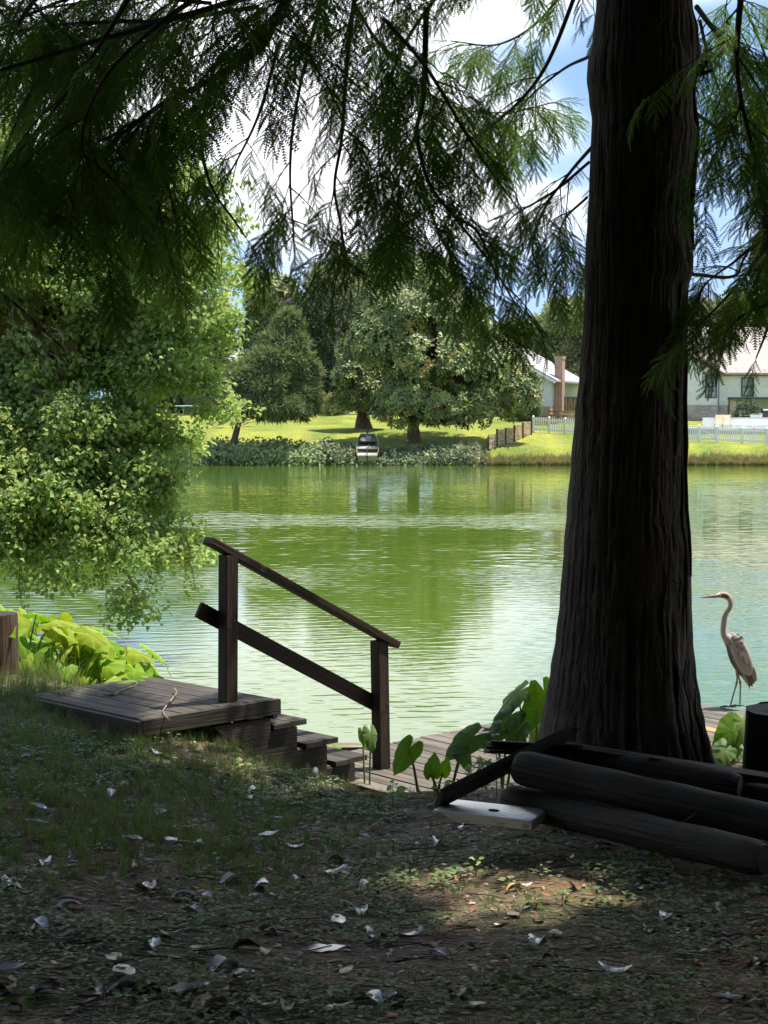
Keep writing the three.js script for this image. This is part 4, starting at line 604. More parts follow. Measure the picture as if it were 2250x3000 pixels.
// plants along the far water line
{
  const r = rng(81), hedge = [[], [], []], dry = [];
  for (let k = 0; k < 2500; k++) {
    const px = r.in(330, 1420), gapBoat = px > 1035 && px < 1120, d = 88.2 + r.in(0, 1.0) * (gapBoat ? 0.2 : 2.4), x = (px - CX) / F * d, gy = groundY(x, -d), h = (px > 1120 && px < 1190 ? 0.35 : gapBoat ? 0.15 : 0.75) * (0.6 + 0.7 * vn(px * 0.022, 4)) * curve([300, 500, 1000, 1380, 1430], [1, 1, 0.9, 0.75, 0.25], px);
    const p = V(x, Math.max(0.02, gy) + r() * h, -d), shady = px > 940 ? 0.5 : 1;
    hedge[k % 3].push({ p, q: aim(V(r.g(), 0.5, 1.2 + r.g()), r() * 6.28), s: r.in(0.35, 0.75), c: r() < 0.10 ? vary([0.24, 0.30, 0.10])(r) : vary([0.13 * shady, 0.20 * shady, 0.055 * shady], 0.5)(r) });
  }
  const bankMat = phy({ color: rgb(1, 1, 1), roughness: 0.7, transmission: 0.2, thickness: 0, clearcoat: 0.12, clearcoatRoughness: 0.4 });
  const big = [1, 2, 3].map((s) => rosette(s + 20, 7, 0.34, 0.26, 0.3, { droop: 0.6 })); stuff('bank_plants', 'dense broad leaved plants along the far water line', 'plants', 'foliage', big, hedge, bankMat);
  const blades = (seed, n, L, w, sp) => { const q = rng(seed), mb = new MB(); for (let k = 0; k < n; k++) { const a = q() * 6.28, d = V(Math.cos(a) * 0.5, 1.1, Math.sin(a) * 0.5); leaf(mb, V(q.g() * sp, 0, q.g() * sp), d, V(Math.cos(a), 0.6, Math.sin(a)), L * q.in(0.5, 1.1), w, { n: 3, droop: q.in(0.15, 1.0), fold: 0.3, prof: (t) => 1 - t * 0.9 }); } return mb.build(); };
  for (let k = 0; k < 2600; k++) { const px = r.in(1380, 2500), d = 88.3 + r() * r() * 1.8, x = (px - CX) / F * d; dry.push({ p: V(x, Math.max(0, groundY(x, -d)) - 0.02, -d), q: aim(V(r.g() * 0.4, 1, 0.4 + r.g() * 0.4), r() * 6.28), s: r.in(0.6, 1.5), c: r() < 0.5 ? vary([0.36, 0.28, 0.12])(r) : vary([0.15, 0.19, 0.04])(r) }); }
  stuff('dry_grass', 'dry tan grass along the right part of the far bank', 'grass', 'blades', [blades(91, 16, 0.32, 0.025, 0.16)], [dry], matte);
  globalThis.__blades = blades;
}
const blades = globalThis.__blades; delete globalThis.__blades;

// ---------- the sunlit tree leaning over the water on the left ----------
{
  const t = thing('leafy_tree', 'big sunlit broadleaf tree hanging over the water on the left', 'tree', V(-6.6, 0.6, -19.5)), r = rng(101), tm = bark(0.34, 0.31, 0.26);
  part('trunk', tube(spline([V(-1, -0.6, 0), V(-0.6, 1.5, 0.1), V(0.1, 3.6, 0.2), V(0.3, 6.5, 0), V(0.2, 9, 0)], 20), (q) => 0.3 * (1 - 0.7 * q), 12, null, 0.2), tm, t);
  const loc = (px, py, d) => at(px, py, d).sub(t.position);
  // limbs end where the photograph shows the boughs
  const ends = [[620, 620, 18], [560, 780, 18.5], [700, 930, 18], [640, 1010, 17.5], [450, 1000, 18], [300, 880, 18], [120, 800, 18.5], [330, 690, 19], [120, 600, 18.5], [520, 700, 20], [560, 1300, 18], [430, 1220, 18.5], [500, 1420, 17.5], [250, 1330, 18], [120, 1500, 17.5], [300, 1560, 17], [440, 1620, 17.2], [560, 1655, 17], [200, 1620, 17], [60, 1640, 17.2], [60, 1250, 18], [180, 1120, 18.5], [340, 1140, 18.5], [470, 1120, 18], [600, 520, 20], [50, 1000, 19], [350, 1450, 17.5], [30, 1420, 17.5], [380, 1690, 17], [470, 1440, 18], [640, 1180, 17.5], [540, 1060, 18.5], [230, 990, 18.5], [700, 760, 19], [10, 1150, 19], [-100, 1300, 18.5], [-150, 900, 19], [-200, 1550, 18], [100, 1080, 18], [280, 1230, 18], [160, 1380, 17.5], [0, 1200, 18], [60, 900, 18], [200, 700, 19], [420, 860, 18.5], [60, 720, 19], [420, 760, 19], [250, 1480, 17.5], [40, 1540, 17.3], [150, 1570, 17.2], [-60, 1480, 17.6]];
  const leafLists = [[], [], []], twigs = new MB(), fresh = [0.30, 0.42, 0.10];
  for (const [px, py, d] of ends) {
    const e = loc(px, py, d), low = py > 1250, s = V(low ? -0.5 : 0.1, low ? r.in(0.9, 2.2) : r.in(2.5, 6), 0.2), m = s.clone().lerp(e, 0.55).add(V(0, low ? 1.0 : 0.8, r.g() * 0.5)), path = spline([s, m, e], 22);
    part('branch', tube(path, (q) => 0.055 * (1 - 0.8 * q) + 0.006, 7, null, 0.25), tm, t);
    for (let m2 = 0; m2 < 12; m2++) {
      if (m2 < 8 && fbm(px * 0.011 + m2 * 0.5, py * 0.011, 2) < 0.42) continue; const f = 0.42 + 0.58 * (m2 + r()) / 12, b = path[Math.min(22, Math.round(f * 22))], c = b.clone().add(V(r.g() * 0.45, r.in(-0.3, 0.35), r.g() * 0.5)), pr = V(r.in(0.28, 0.5), r.in(0.13, 0.24), r.in(0.28, 0.5)), tone = 1, old = false;
      for (let k = 0; k < 5; k++) { const tip = c.clone().add(V(r.g() * pr.x, r.g() * pr.y, r.g() * pr.z)); tube([b, b.clone().lerp(tip, 0.5).add(V(0, 0.04, 0)), tip], [0.007, 0.005, 0.003], 4, twigs); }
      for (let k = 0; k < 36; k++) { const d = rdir(r), g2 = Math.pow(r(), 0.4), p = c.clone().add(V(d.x * pr.x * g2, d.y * pr.y * g2 - 0.18 * (d.x * d.x + d.z * d.z) * pr.y * 2, d.z * pr.z * g2)); const base = old ? (r() < 0.3 ? [0.16, 0.12, 0.06] : [0.18, 0.24, 0.07]) : r() < 0.25 ? [0.39, 0.49, 0.14] : fresh; leafLists[k % 3].push({ p, q: aim(V(r.g() * 0.8, 1 + r.g() * 0.5, 0.3 + r.g() * 0.8), r() * 6.28), s: r.in(0.8, 1.4), c: vary(base.map((v) => v * tone), 0.25)(r) }); }
    }
    if (low) for (let k = 0; k < 4; k++) { const b = path[r.pick([14, 17, 20, 22])], L = r.in(0.3, 0.6); tube([b, b.clone().add(V(r.g() * 0.1, -L * 0.5, 0)), b.clone().add(V(r.g() * 0.15, -L, r.g() * 0.1))], [0.006, 0.005, 0.003], 4, twigs); for (let j = 0; j < 4; j++) leafLists[j % 3].push({ p: b.clone().add(V(r.g() * 0.1, -L * (0.3 + 0.25 * j), r.g() * 0.1)), q: aim(rdir(r)), s: r.in(0.5, 0.9), c: vary(fresh)(r) }); }
  }
  tag(part('twig', twigs.build(), tm, t), null, null, null, 'stuff');
  const heart = (q) => (q < 0.2 ? 0.35 + q * 3.2 : 1.0 - Math.pow((q - 0.2) / 0.8, 1.6));
  const lg = [1, 2, 3].map((s) => { const q = rng(s + 110), mb = new MB(); for (let k = 0; k < 15; k++) { const d = rdir(q); d.y = d.y * 0.5 - 0.35; const p = rdir(q).multiplyScalar(0.14 * Math.sqrt(q())); leaf(mb, p, d, V(q.g() * 0.9, 1, q.g() * 0.9), q.in(0.042, 0.062), q.in(0.038, 0.055), { n: 3, droop: 0.3, fold: 0.25, prof: heart }); } return mb.build(); });
  const mat = phy({ color: rgb(1, 1, 1), roughness: 0.9, transmission: 0.55, thickness: 0, specularIntensity: 0.5, clearcoat: 0.2, clearcoatRoughness: 0.3 });
  leafLists.forEach((l, k) => copies('crown', lg[k], mat, l, t));
}

// ---------- cypress foliage ----------
// a spray: a drooping twig along +y with two rows of feathery branchlets, each with two rows of needles
function sprayGeo(seed, L, n, bl, twigR) {
  const r = rng(seed), mb = new MB(), P = (t) => V(r0 * t * t, L * t, -0.16 * L * t * t * 1.6), r0 = r.g() * 0.04;
  tube(Array.from({ length: 5 }, (_, k) => P(k / 4)), (q) => twigR * (1 - 0.6 * q), 3, mb);
  const feather = (b, d, len) => {
    const side = d.clone().cross(V(r.g() * 0.35, r.g() * 0.2, 1)).normalize(), nrm = side.clone().cross(d), m = Math.max(6, Math.round(len / 0.0085));
    let lp = null; for (let k = 0; k <= m; k++) { const t = k / m, c = b.clone().addScaledVector(d, len * t).addScaledVector(nrm, -0.22 * len * t * t).add(V(0, 0, -0.12 * len * t * t)); if (lp) { const s0 = side.clone().multiplyScalar(0.0007); mb.q(mb.v(lp.clone().sub(s0)), mb.v(lp.clone().add(s0)), mb.v(c.clone().add(s0)), mb.v(c.clone().sub(s0))); } lp = c;
      const nl = 0.0125 * (0.55 + 0.6 * Math.sin(Math.PI * (0.12 + 0.83 * t))) * r.in(0.85, 1.1); for (const s of [-1, 1]) { const e = c.clone().addScaledVector(side, s * nl * 0.88).addScaledVector(d, nl * 0.5).addScaledVector(nrm, -nl * 0.15), w = d.clone().multiplyScalar(0.0042); mb.t(mb.v(c.clone().sub(w)), mb.v(e), mb.v(c.clone().add(w))); } }
  };
  for (let k = 0; k < n; k++) { const t = 0.06 + 0.9 * (k / n), s = k % 2 ? 1 : -1, b = P(t), a = r.in(0.55, 0.95) * (1 - 0.35 * t); feather(b, V(s * Math.sin(a), Math.cos(a), r.g() * 0.3).normalize(), bl * (0.55 + 0.6 * Math.sin(Math.PI * (0.2 + 0.65 * t))) * r.in(0.8, 1.15)); }
  feather(P(0.97), V(r.g() * 0.2, 1, -0.3).normalize(), bl * 0.8); return mb.build();
}
const sprays = [1, 2, 3, 4].map((s) => sprayGeo(s + 200, 0.20, 12, 0.078, 0.002));
const needleMat = phy({ color: rgb(1, 1, 1), roughness: 1, transmission: 0.5, thickness: 0, specularIntensity: 0.2 });
const limbBark = bark(0.10, 0.085, 0.07);
{
  const r = rng(211), lists = sprays.map(() => []), tint = vary([0.095, 0.175, 0.022], 0.35);
  const put = (p, dir, s = 1) => { if (sunGap(p, 0.05)) return; const q = aimFace(dir, V(r.g() * 0.7, 0.9, r.g() * 0.7)); lists[Math.floor(r() * sprays.length)].push({ p, q, s: s * r.in(0.75, 1.2), c: tint(r) }); };
  // limbs: places in the photograph, distance; hang = how long the side shoots are, dens = how close they stand
  function limb(path, rad, hang, dens, o = {}) {
    const pts = path.map(([x, y, d]) => at(x, y > 400 && !o.keep ? 400 + (y - 400) * 0.74 : y, d)), c = spline(pts, 30), mb = new MB(); tube(c, (q) => rad * 0.62 * (1 - 0.8 * q) + 0.002, 6, mb, 0.2);
    let len = 0; for (let k = 1; k <= 30; k++) len += c[k].distanceTo(c[k - 1]);
    const n = Math.round(len / (dens * (o.k ?? 1.12)));
    for (let k = 0; k < n; k++) {
      const f = (o.from ?? 0.05) + (1 - (o.from ?? 0.05)) * (k + r()) / n, i = Math.min(29, Math.floor(f * 30)), b = c[i].clone().lerp(c[i + 1], f * 30 - i), tan = c[i + 1].clone().sub(c[i]).normalize();
      if (fbm(b.x * 1.7 + 9, b.y * 1.7 + b.z * 1.3, 3) < (o.thin ?? 0.42)) continue; const sd = tan.clone().cross(Y).normalize().multiplyScalar(k % 2 ? 1 : -1), d = tan.clone().multiplyScalar(r.in(0.3, 0.8)).addScaledVector(sd, r.in(0.3, 1.1)).add(V(r.g() * 0.6, r.in(-0.45, 0.2), r.g() * 0.8)).normalize(), L = hang * r.in(0.5, 1.05) * (1 - 0.35 * f);
      const sh = [0, 0.33, 0.66, 1].map((q) => b.clone().addScaledVector(d, L * q).add(V(0, -L * 0.30 * q * q, 0))); tube(sh, [0.0042, 0.0033, 0.0024, 0.0016], 4, mb);
      const m = Math.max(3, Math.round(L / 0.085)); for (let j = 0; j < m; j++) { const q = 0.12 + 0.88 * (j + 0.5) / m, p = sh[Math.min(2, Math.floor(q * 3))].clone().lerp(sh[Math.min(2, Math.floor(q * 3)) + 1], q * 3 - Math.min(2, Math.floor(q * 3))), dd = sh[3].clone().sub(sh[0]).normalize(), s2 = dd.clone().cross(Y).normalize().multiplyScalar(j % 2 ? 1 : -1); put(p, dd.clone().multiplyScalar(0.75).addScaledVector(s2, r.in(0.4, 1.2)).add(V(r.g() * 0.3, -0.3 + r.g() * 0.45, r.g() * 0.3)), o.s ?? 1); }
      put(sh[3], sh[3].clone().sub(sh[2]).add(V(0, -0.1, 0)), o.s ?? 1);
    }
    put(c[30], c[30].clone().sub(c[28]));
    part('branch', mb.build(), limbBark, cypress);
  }
  // over the left
  limb([[1500, -420, 7.0], [1100, -160, 6.6], [839, 0, 6.4], [767, 137, 6.3], [593, 246, 6.2], [463, 311, 6.1], [330, 420, 6.0]], 0.035, 0.62, 0.06, { k: 1.0, thin: 0.48 });
  limb([[900, -60, 6.2], [560, 40, 5.9], [280, 120, 5.7], [20, 200, 5.5], [-200, 260, 5.4]], 0.02, 0.6, 0.055, { k: 1.0, thin: 0.48 });
  limb([[840, 40, 6.8], [700, 180, 7.0], [520, 380, 7.1], [440, 520, 7.2], [420, 690, 7.2]], 0.016, 0.5, 0.06, { k: 1.0, thin: 0.48 });
  limb([[620, 240, 6.4], [590, 420, 6.5], [620, 600, 6.6], [690, 740, 6.7], [720, 800, 6.7]], 0.013, 0.42, 0.06, { k: 1.0, thin: 0.48 });
  limb([[500, 300, 6.0], [480, 480, 6.1], [500, 640, 6.2], [520, 760, 6.2]], 0.012, 0.4, 0.06, { k: 1.0, thin: 0.48 });
  limb([[420, -80, 5.4], [300, 120, 5.6], [160, 320, 5.6], [40, 480, 5.6]], 0.016, 0.55, 0.05, { k: 1.0, thin: 0.48 });
  limb([[700, -80, 5.2], [480, 60, 5.2], [300, 240, 5.3], [240, 420, 5.4], [260, 520, 5.4]], 0.014, 0.5, 0.055, { k: 1.0, thin: 0.48 });
  limb([[200, -120, 6.5], [60, 60, 6.5], [-40, 300, 6.4], [-80, 520, 6.3]], 0.016, 0.55, 0.055, { k: 1.0, thin: 0.48 });
  limb([[330, 60, 7.2], [230, 300, 7.4], [120, 420, 7.4], [30, 640, 7.5]], 0.014, 0.5, 0.06, { k: 1.0, thin: 0.48 });
  limb([[560, -60, 7.4], [430, 150, 7.6], [330, 330, 7.7], [330, 560, 7.8]], 0.014, 0.5, 0.06, { k: 1.0, thin: 0.48 });
  limb([[820, 120, 7.6], [760, 330, 7.8], [700, 480, 8.0], [640, 620, 8.0]], 0.012, 0.45, 0.065, { k: 1.0, thin: 0.48 });
  limb([[760, -320, 6.0], [480, -230, 5.9], [200, -150, 5.8], [-60, -120, 5.7], [-250, -80, 5.6]], 0.02, 0.6, 0.05, { k: 1.0, thin: 0.48 });
  limb([[640, -140, 7.2], [380, -60, 7.3], [160, 10, 7.3], [0, 90, 7.3], [-150, 200, 7.3]], 0.018, 0.55, 0.05, { k: 1.0, thin: 0.48 });
  limb([[180, 130, 6.8], [60, 330, 6.8], [0, 520, 6.8], [-60, 700, 6.8]], 0.014, 0.5, 0.05, { k: 1.0, thin: 0.48 });
  limb([[1500, -340, 6.8], [1250, -190, 6.8], [1020, -110, 6.9], [850, -60, 7.0]], 0.018, 0.5, 0.055, { k: 1 });
  limb([[1690, -200, 8.2], [1560, -110, 8.4], [1400, -60, 8.6], [1240, 20, 8.7]], 0.014, 0.5, 0.06, { k: 1 });
  limb([[760, 20, 6.6], [470, 60, 6.6], [200, 70, 6.6], [-20, 110, 6.6], [-160, 160, 6.6]], 0.014, 0.5, 0.05, { k: 1.0, thin: 0.38 });
  limb([[620, 10, 7.8], [380, -10, 7.8], [150, 20, 7.8], [-120, 40, 7.8]], 0.014, 0.5, 0.05, { k: 1.0, thin: 0.38 });
  limb([[260, -120, 7.0], [120, -60, 7.0], [40, 60, 7.0], [20, 220, 7.0]], 0.012, 0.5, 0.05, { k: 1.0, thin: 0.38 });
  limb([[-150, -160, 6.2], [0, -60, 6.2], [110, 20, 6.2], [170, 120, 6.2]], 0.012, 0.5, 0.05, { k: 0.8, thin: 0.25 });
  limb([[-200, -20, 7.6], [-20, 10, 7.6], [100, 60, 7.6], [60, 200, 7.6]], 0.012, 0.5, 0.05, { k: 0.8, thin: 0.25 });
  // the middle
  limb([[1060, -140, 6.8], [1030, 60, 6.8], [1010, 260, 6.9], [1000, 420, 6.9], [980, 600, 7.0], [1000, 760, 7.0], [1010, 850, 7.0]], 0.016, 0.42, 0.075);
  limb([[960, -60, 7.4], [900, 160, 7.5], [860, 360, 7.6], [850, 560, 7.6], [860, 780, 7.7], [862, 860, 7.7]], 0.014, 0.40, 0.08);
  limb([[1249, 21, 6.6], [1239, 298, 6.7], [1221, 388, 6.8], [1259, 589, 6.8], [1329, 714, 6.9], [1433, 894, 6.9], [1500, 1040, 7.0]], 0.018, 0.44, 0.07);
  limb([[1221, 388, 7.0], [1180, 520, 7.1], [1150, 640, 7.1], [1210, 740, 7.2]], 0.010, 0.38, 0.07);
  limb([[1330, -80, 7.6], [1180, 140, 7.7], [1120, 330, 7.8], [1110, 500, 7.8], [1130, 640, 7.8]], 0.014, 0.42, 0.075);
  limb([[1130, 60, 6.2], [1250, 200, 6.4], [1370, 400, 6.6], [1450, 560, 6.7], [1520, 690, 6.8]], 0.012, 0.40, 0.075);
  limb([[1329, 714, 6.9], [1400, 780, 6.7], [1440, 900, 6.6], [1470, 1010, 6.6]], 0.009, 0.34, 0.06);
  limb([[1000, -60, 8.4], [1120, 140, 8.6], [1300, 300, 8.8], [1480, 330, 9.0], [1620, 300, 9.2]], 0.014, 0.5, 0.07);
  limb([[1230, 560, 7.3], [1280, 760, 7.4], [1330, 900, 7.5], [1370, 1000, 7.5]], 0.009, 0.34, 0.075);
  // beside the trunk
  limb([[1760, -260, 7.6], [1679, 0, 7.8], [1578, 229, 8.0], [1433, 374, 8.2], [1330, 440, 8.3]], 0.02, 0.5, 0.07);
  limb([[1740, 160, 7.8], [1640, 210, 8.2], [1520, 320, 8.5], [1440, 470, 8.6]], 0.013, 0.45, 0.07);
  limb([[1735, 440, 7.7], [1660, 560, 8.0], [1590, 700, 8.2], [1560, 860, 8.3], [1600, 960, 8.3]], 0.013, 0.40, 0.075);
  limb([[1728, 500, 7.8], [1620, 620, 7.9], [1500, 720, 8.0], [1440, 820, 8.0]], 0.011, 0.40, 0.075);
  limb([[1700, -100, 9.0], [1580, 60, 9.2], [1460, 130, 9.4], [1320, 120, 9.6]], 0.016, 0.55, 0.065);
  limb([[1720, 640, 8.0], [1650, 740, 8.3], [1640, 820, 8.4], [1680, 880, 8.4]], 0.009, 0.34, 0.08);
  // right of the trunk
  limb([[2174, -60, 6.6], [2160, 208, 6.7], [2202, 430, 6.7], [2244, 589, 6.7], [2290, 760, 6.7]], 0.02, 0.5, 0.06, { k: 0.8, thin: 0.36 });
  limb([[2040, 20, 7.7], [2120, 120, 8.0], [2200, 180, 8.3], [2330, 260, 8.6]], 0.02, 0.55, 0.06, { k: 0.8, thin: 0.36 });
  limb([[2036, 330, 7.6], [2110, 380, 7.8], [2190, 400, 8.0], [2320, 470, 8.2]], 0.014, 0.42, 0.06, { k: 0.8, thin: 0.36 });
  limb([[2029, 804, 7.6], [2154, 807, 7.8], [2181, 755, 7.9], [2230, 690, 7.9], [2300, 650, 8.0]], 0.012, 0.34, 0.085, { keep: 1 });
  limb([[2290, 640, 6.4], [2190, 800, 6.5], [2110, 890, 6.5], [2015, 985, 6.5]], 0.014, 0.28, 0.06, { keep: 1, k: 0.9, thin: 0.36 });
  limb([[2300, 880, 6.3], [2200, 910, 6.4], [2130, 970, 6.4], [2110, 1040, 6.4]], 0.011, 0.24, 0.055, { keep: 1, k: 1.1, thin: 0.36 });
  limb([[2330, 900, 6.5], [2260, 940, 6.6], [2235, 1000, 6.6], [2215, 1050, 6.6]], 0.011, 0.24, 0.055, { keep: 1, k: 1.1, thin: 0.36 });
  limb([[2290, 640, 7.0], [2160, 760, 7.1], [2070, 830, 7.1], [2040, 890, 7.1]], 0.009, 0.28, 0.06, { keep: 1, k: 0.9, thin: 0.32 });
  limb([[2300, 760, 7.4], [2200, 860, 7.5], [2140, 900, 7.5], [2060, 930, 7.5]], 0.009, 0.28, 0.06, { keep: 1, k: 0.9, thin: 0.32 });
  limb([[2120, -60, 9.2], [2200, 60, 9.4], [2280, 300, 9.6], [2290, 520, 9.6]], 0.014, 0.55, 0.07, { k: 0.8, thin: 0.36 });
  limb([[2050, 60, 8.6], [2080, 180, 8.8], [2130, 300, 9.0], [2230, 330, 9.2]], 0.014, 0.5, 0.06, { k: 0.8, thin: 0.36 });
  lists.forEach((l, k) => copies('foliage', sprays[k], needleMat, l, cypress));

  // gaps in the crown where the photograph shows sun on the dirt
  // the rest of the crown, above the frame: it shades the bank
  const up = sprays.map(() => []), q2 = rng(223), lm = bark(0.1, 0.085, 0.07);
  for (let k = 0; k < 30; k++) {
    const a = k * 2.4, y0 = 5.6 + k * 0.3, R = 5.6 * (1 - k / 44) * q2.in(0.8, 1.05), s = V(2.05, y0, TZ), e = s.clone().add(V(Math.cos(a) * R, q2.in(0.1, 0.9), Math.sin(a) * R)); e.z = Math.max(e.z, e.x < 1.2 ? -9.8 : -8.5); if (e.z > -2 && e.y < 5.2) continue;
    const path = spline([s, s.clone().lerp(e, 0.5).add(V(0, 0.6, 0)), e], 10); part('branch', tube(path, (t) => 0.06 * (1 - 0.8 * t), 6), lm, cypress);
    for (let j = 0; j < 300; j++) { const f = 0.12 + 0.88 * Math.sqrt(q2()), b = path[Math.round(f * 10)], p = b.clone().add(V(q2.g() * 1.0, q2.in(-0.4, 0.35), q2.g() * 1.0)); if (p.y < 5.2 && p.z > -9.5) p.y = 5.2 + q2() * 0.6; if ((sunGap(p, 0.27) || (p.x > 1.0 && p.z < -8.6) || p.z < -10.2)) continue; up[j % 4].push({ p, q: aimFace(V(p.x - 2.05 + q2.g() * 2, -0.6 + q2.g() * 0.6, p.z - TZ + q2.g() * 2), V(0, 1, 0)), s: q2.in(2.2, 3.4), c: tint(q2) }); }
  }
  up.forEach((l, k) => copies('foliage', sprays[k], needleMat, l, cypress));
}
// trees behind the viewer, which keep the light off the bank
const bigLeaf = [1, 2].map((s) => clump(s + 40, 14, 0.5, 0.24, 0.55, { n: 2 }));
// two whose wide crowns meet the cypress overhead, out of the frame
for (const [x, z, label, seed, lobes] of [
  [-3.4, 0.3, 'wide magnolia left of the viewer, its crown out of the frame', 141, [[0, 7.5, -1, 4, 2, 3.6], [2.6, 7.0, -2.2, 3.2, 1.6, 3], [-2.8, 6.4, -1.5, 3, 2, 3.2], [1.2, 6.6, 2.4, 3.2, 1.8, 2.6], [-3.4, 4, 1.5, 2.4, 2, 2.6], [-0.4, 9.2, 0, 3, 1.6, 3]]],
  [3.8, 0.2, 'wide magnolia right of the viewer, its crown out of the frame', 142, [[0, 7.6, -1.2, 4, 2, 3.6], [-2.2, 7.0, -2.0, 3, 1.6, 3], [3, 6.2, -1.6, 3, 2.2, 3.2], [0, 6.6, 2.4, 3.4, 1.8, 2.6], [3.4, 3.6, 1.2, 2.4, 2.2, 2.8], [0.6, 9.4, -0.4, 3, 1.6, 3]]]])
  lobedTree('magnolia_tree', label, V(x, groundY(x, z), z), { seed, tr: 0.26, n: 4600, size: 0.85, geos: bigLeaf, mat: magMat, shading: true, tint: vary([0.05, 0.075, 0.025]), gap: 0.12, min: 0.4, lobes });
for (const [x, z, label, seed] of [[-4.6, 5.4, 'large magnolia standing behind and left of the viewer', 131], [4.8, 5.6, 'large magnolia standing behind and right of the viewer', 132], [0.4, 9.5, 'large magnolia farther behind the viewer', 133], [8.2, -4.2, 'large magnolia outside the frame on the right', 134], [-7.6, -4.8, 'large magnolia outside the frame on the left', 135], [-10.5, 4.5, 'large magnolia far behind on the left', 136], [11, 4, 'large magnolia far behind on the right', 137]])
  lobedTree('magnolia_tree', label, V(x, groundY(x, z), z), { seed, tr: 0.3, n: 2300, size: 0.85, geos: bigLeaf, mat: magMat, shading: true, tint: vary([0.05, 0.075, 0.025]), gap: 0.15, min: 0.2, lobes: [[0, 7.4, 0, 3, 2.4, 3], [1.6, 5.2, 1, 2.4, 2, 2.4], [-1.7, 5.4, 0.4, 2.5, 2, 2.5], [0.2, 3.2, 1.6, 3, 1.8, 2.2], [-1.4, 2, 1.8, 2.4, 1.6, 1.8], [1.8, 2, 1.8, 2.4, 1.6, 1.8], [0, 9.2, 0.5, 2, 1.6, 2]] });

// broad-leaved twigs hanging in at the left edge
{
  const r = rng(241), lm = phy({ color: rgb(0.05, 0.085, 0.025), roughness: 0.7, transmission: 0.25, thickness: 0, clearcoat: 0.3 }), olive = phy({ color: rgb(0.17, 0.17, 0.05), roughness: 0.8, transmission: 0.35, thickness: 0, clearcoat: 0.2 }), lg = (() => { const mb = new MB(); leaf(mb, V(), V(0, 1, 0), V(0, 0, 1), 0.07, 0.024, { n: 4, fold: 0.25, droop: 0.2 }); return mb.build(); })();
  for (const [label, path, n, m] of [['dark broad leaved twig hanging in front of the leafy tree at upper left', [[-80, 560, 5.6], [60, 600, 5.7], [150, 640, 5.7], [205, 690, 5.8]], 34, lm], ['olive narrow leaved branch reaching in from the left edge', [[-120, 820, 6.0], [0, 860, 6.1], [90, 930, 6.1], [190, 1030, 6.2]], 90, olive]]) {
    const c = spline(path.map((q) => at(...q)), 20), t = thing('overhanging_branch', label, 'branch', c[0].clone()); c.forEach((p) => p.sub(t.position)); part('stem', tube(c, (q) => 0.009 - 0.007 * q, 6), limbBark, t);
    for (let k = 0; k < n; k++) { const f = 0.15 + 0.85 * r(), i = Math.min(19, Math.floor(f * 20)), b = c[i].clone(), side = V(r.g(), r.g(), r.g()).multiplyScalar(n > 50 ? 0.16 : 0.07), d = c[i + 1].clone().sub(c[i]).normalize().multiplyScalar(0.6).add(V(r.g(), r.g() - 0.2, r.g())); const q = part('leaf', lg, m, t); q.position.copy(b.add(side)); q.quaternion.copy(aimFace(d, V(r.g(), 0.6, 0.5 + r.g()))); q.scale.setScalar(r.in(0.7, 1.2)); }
  }
}

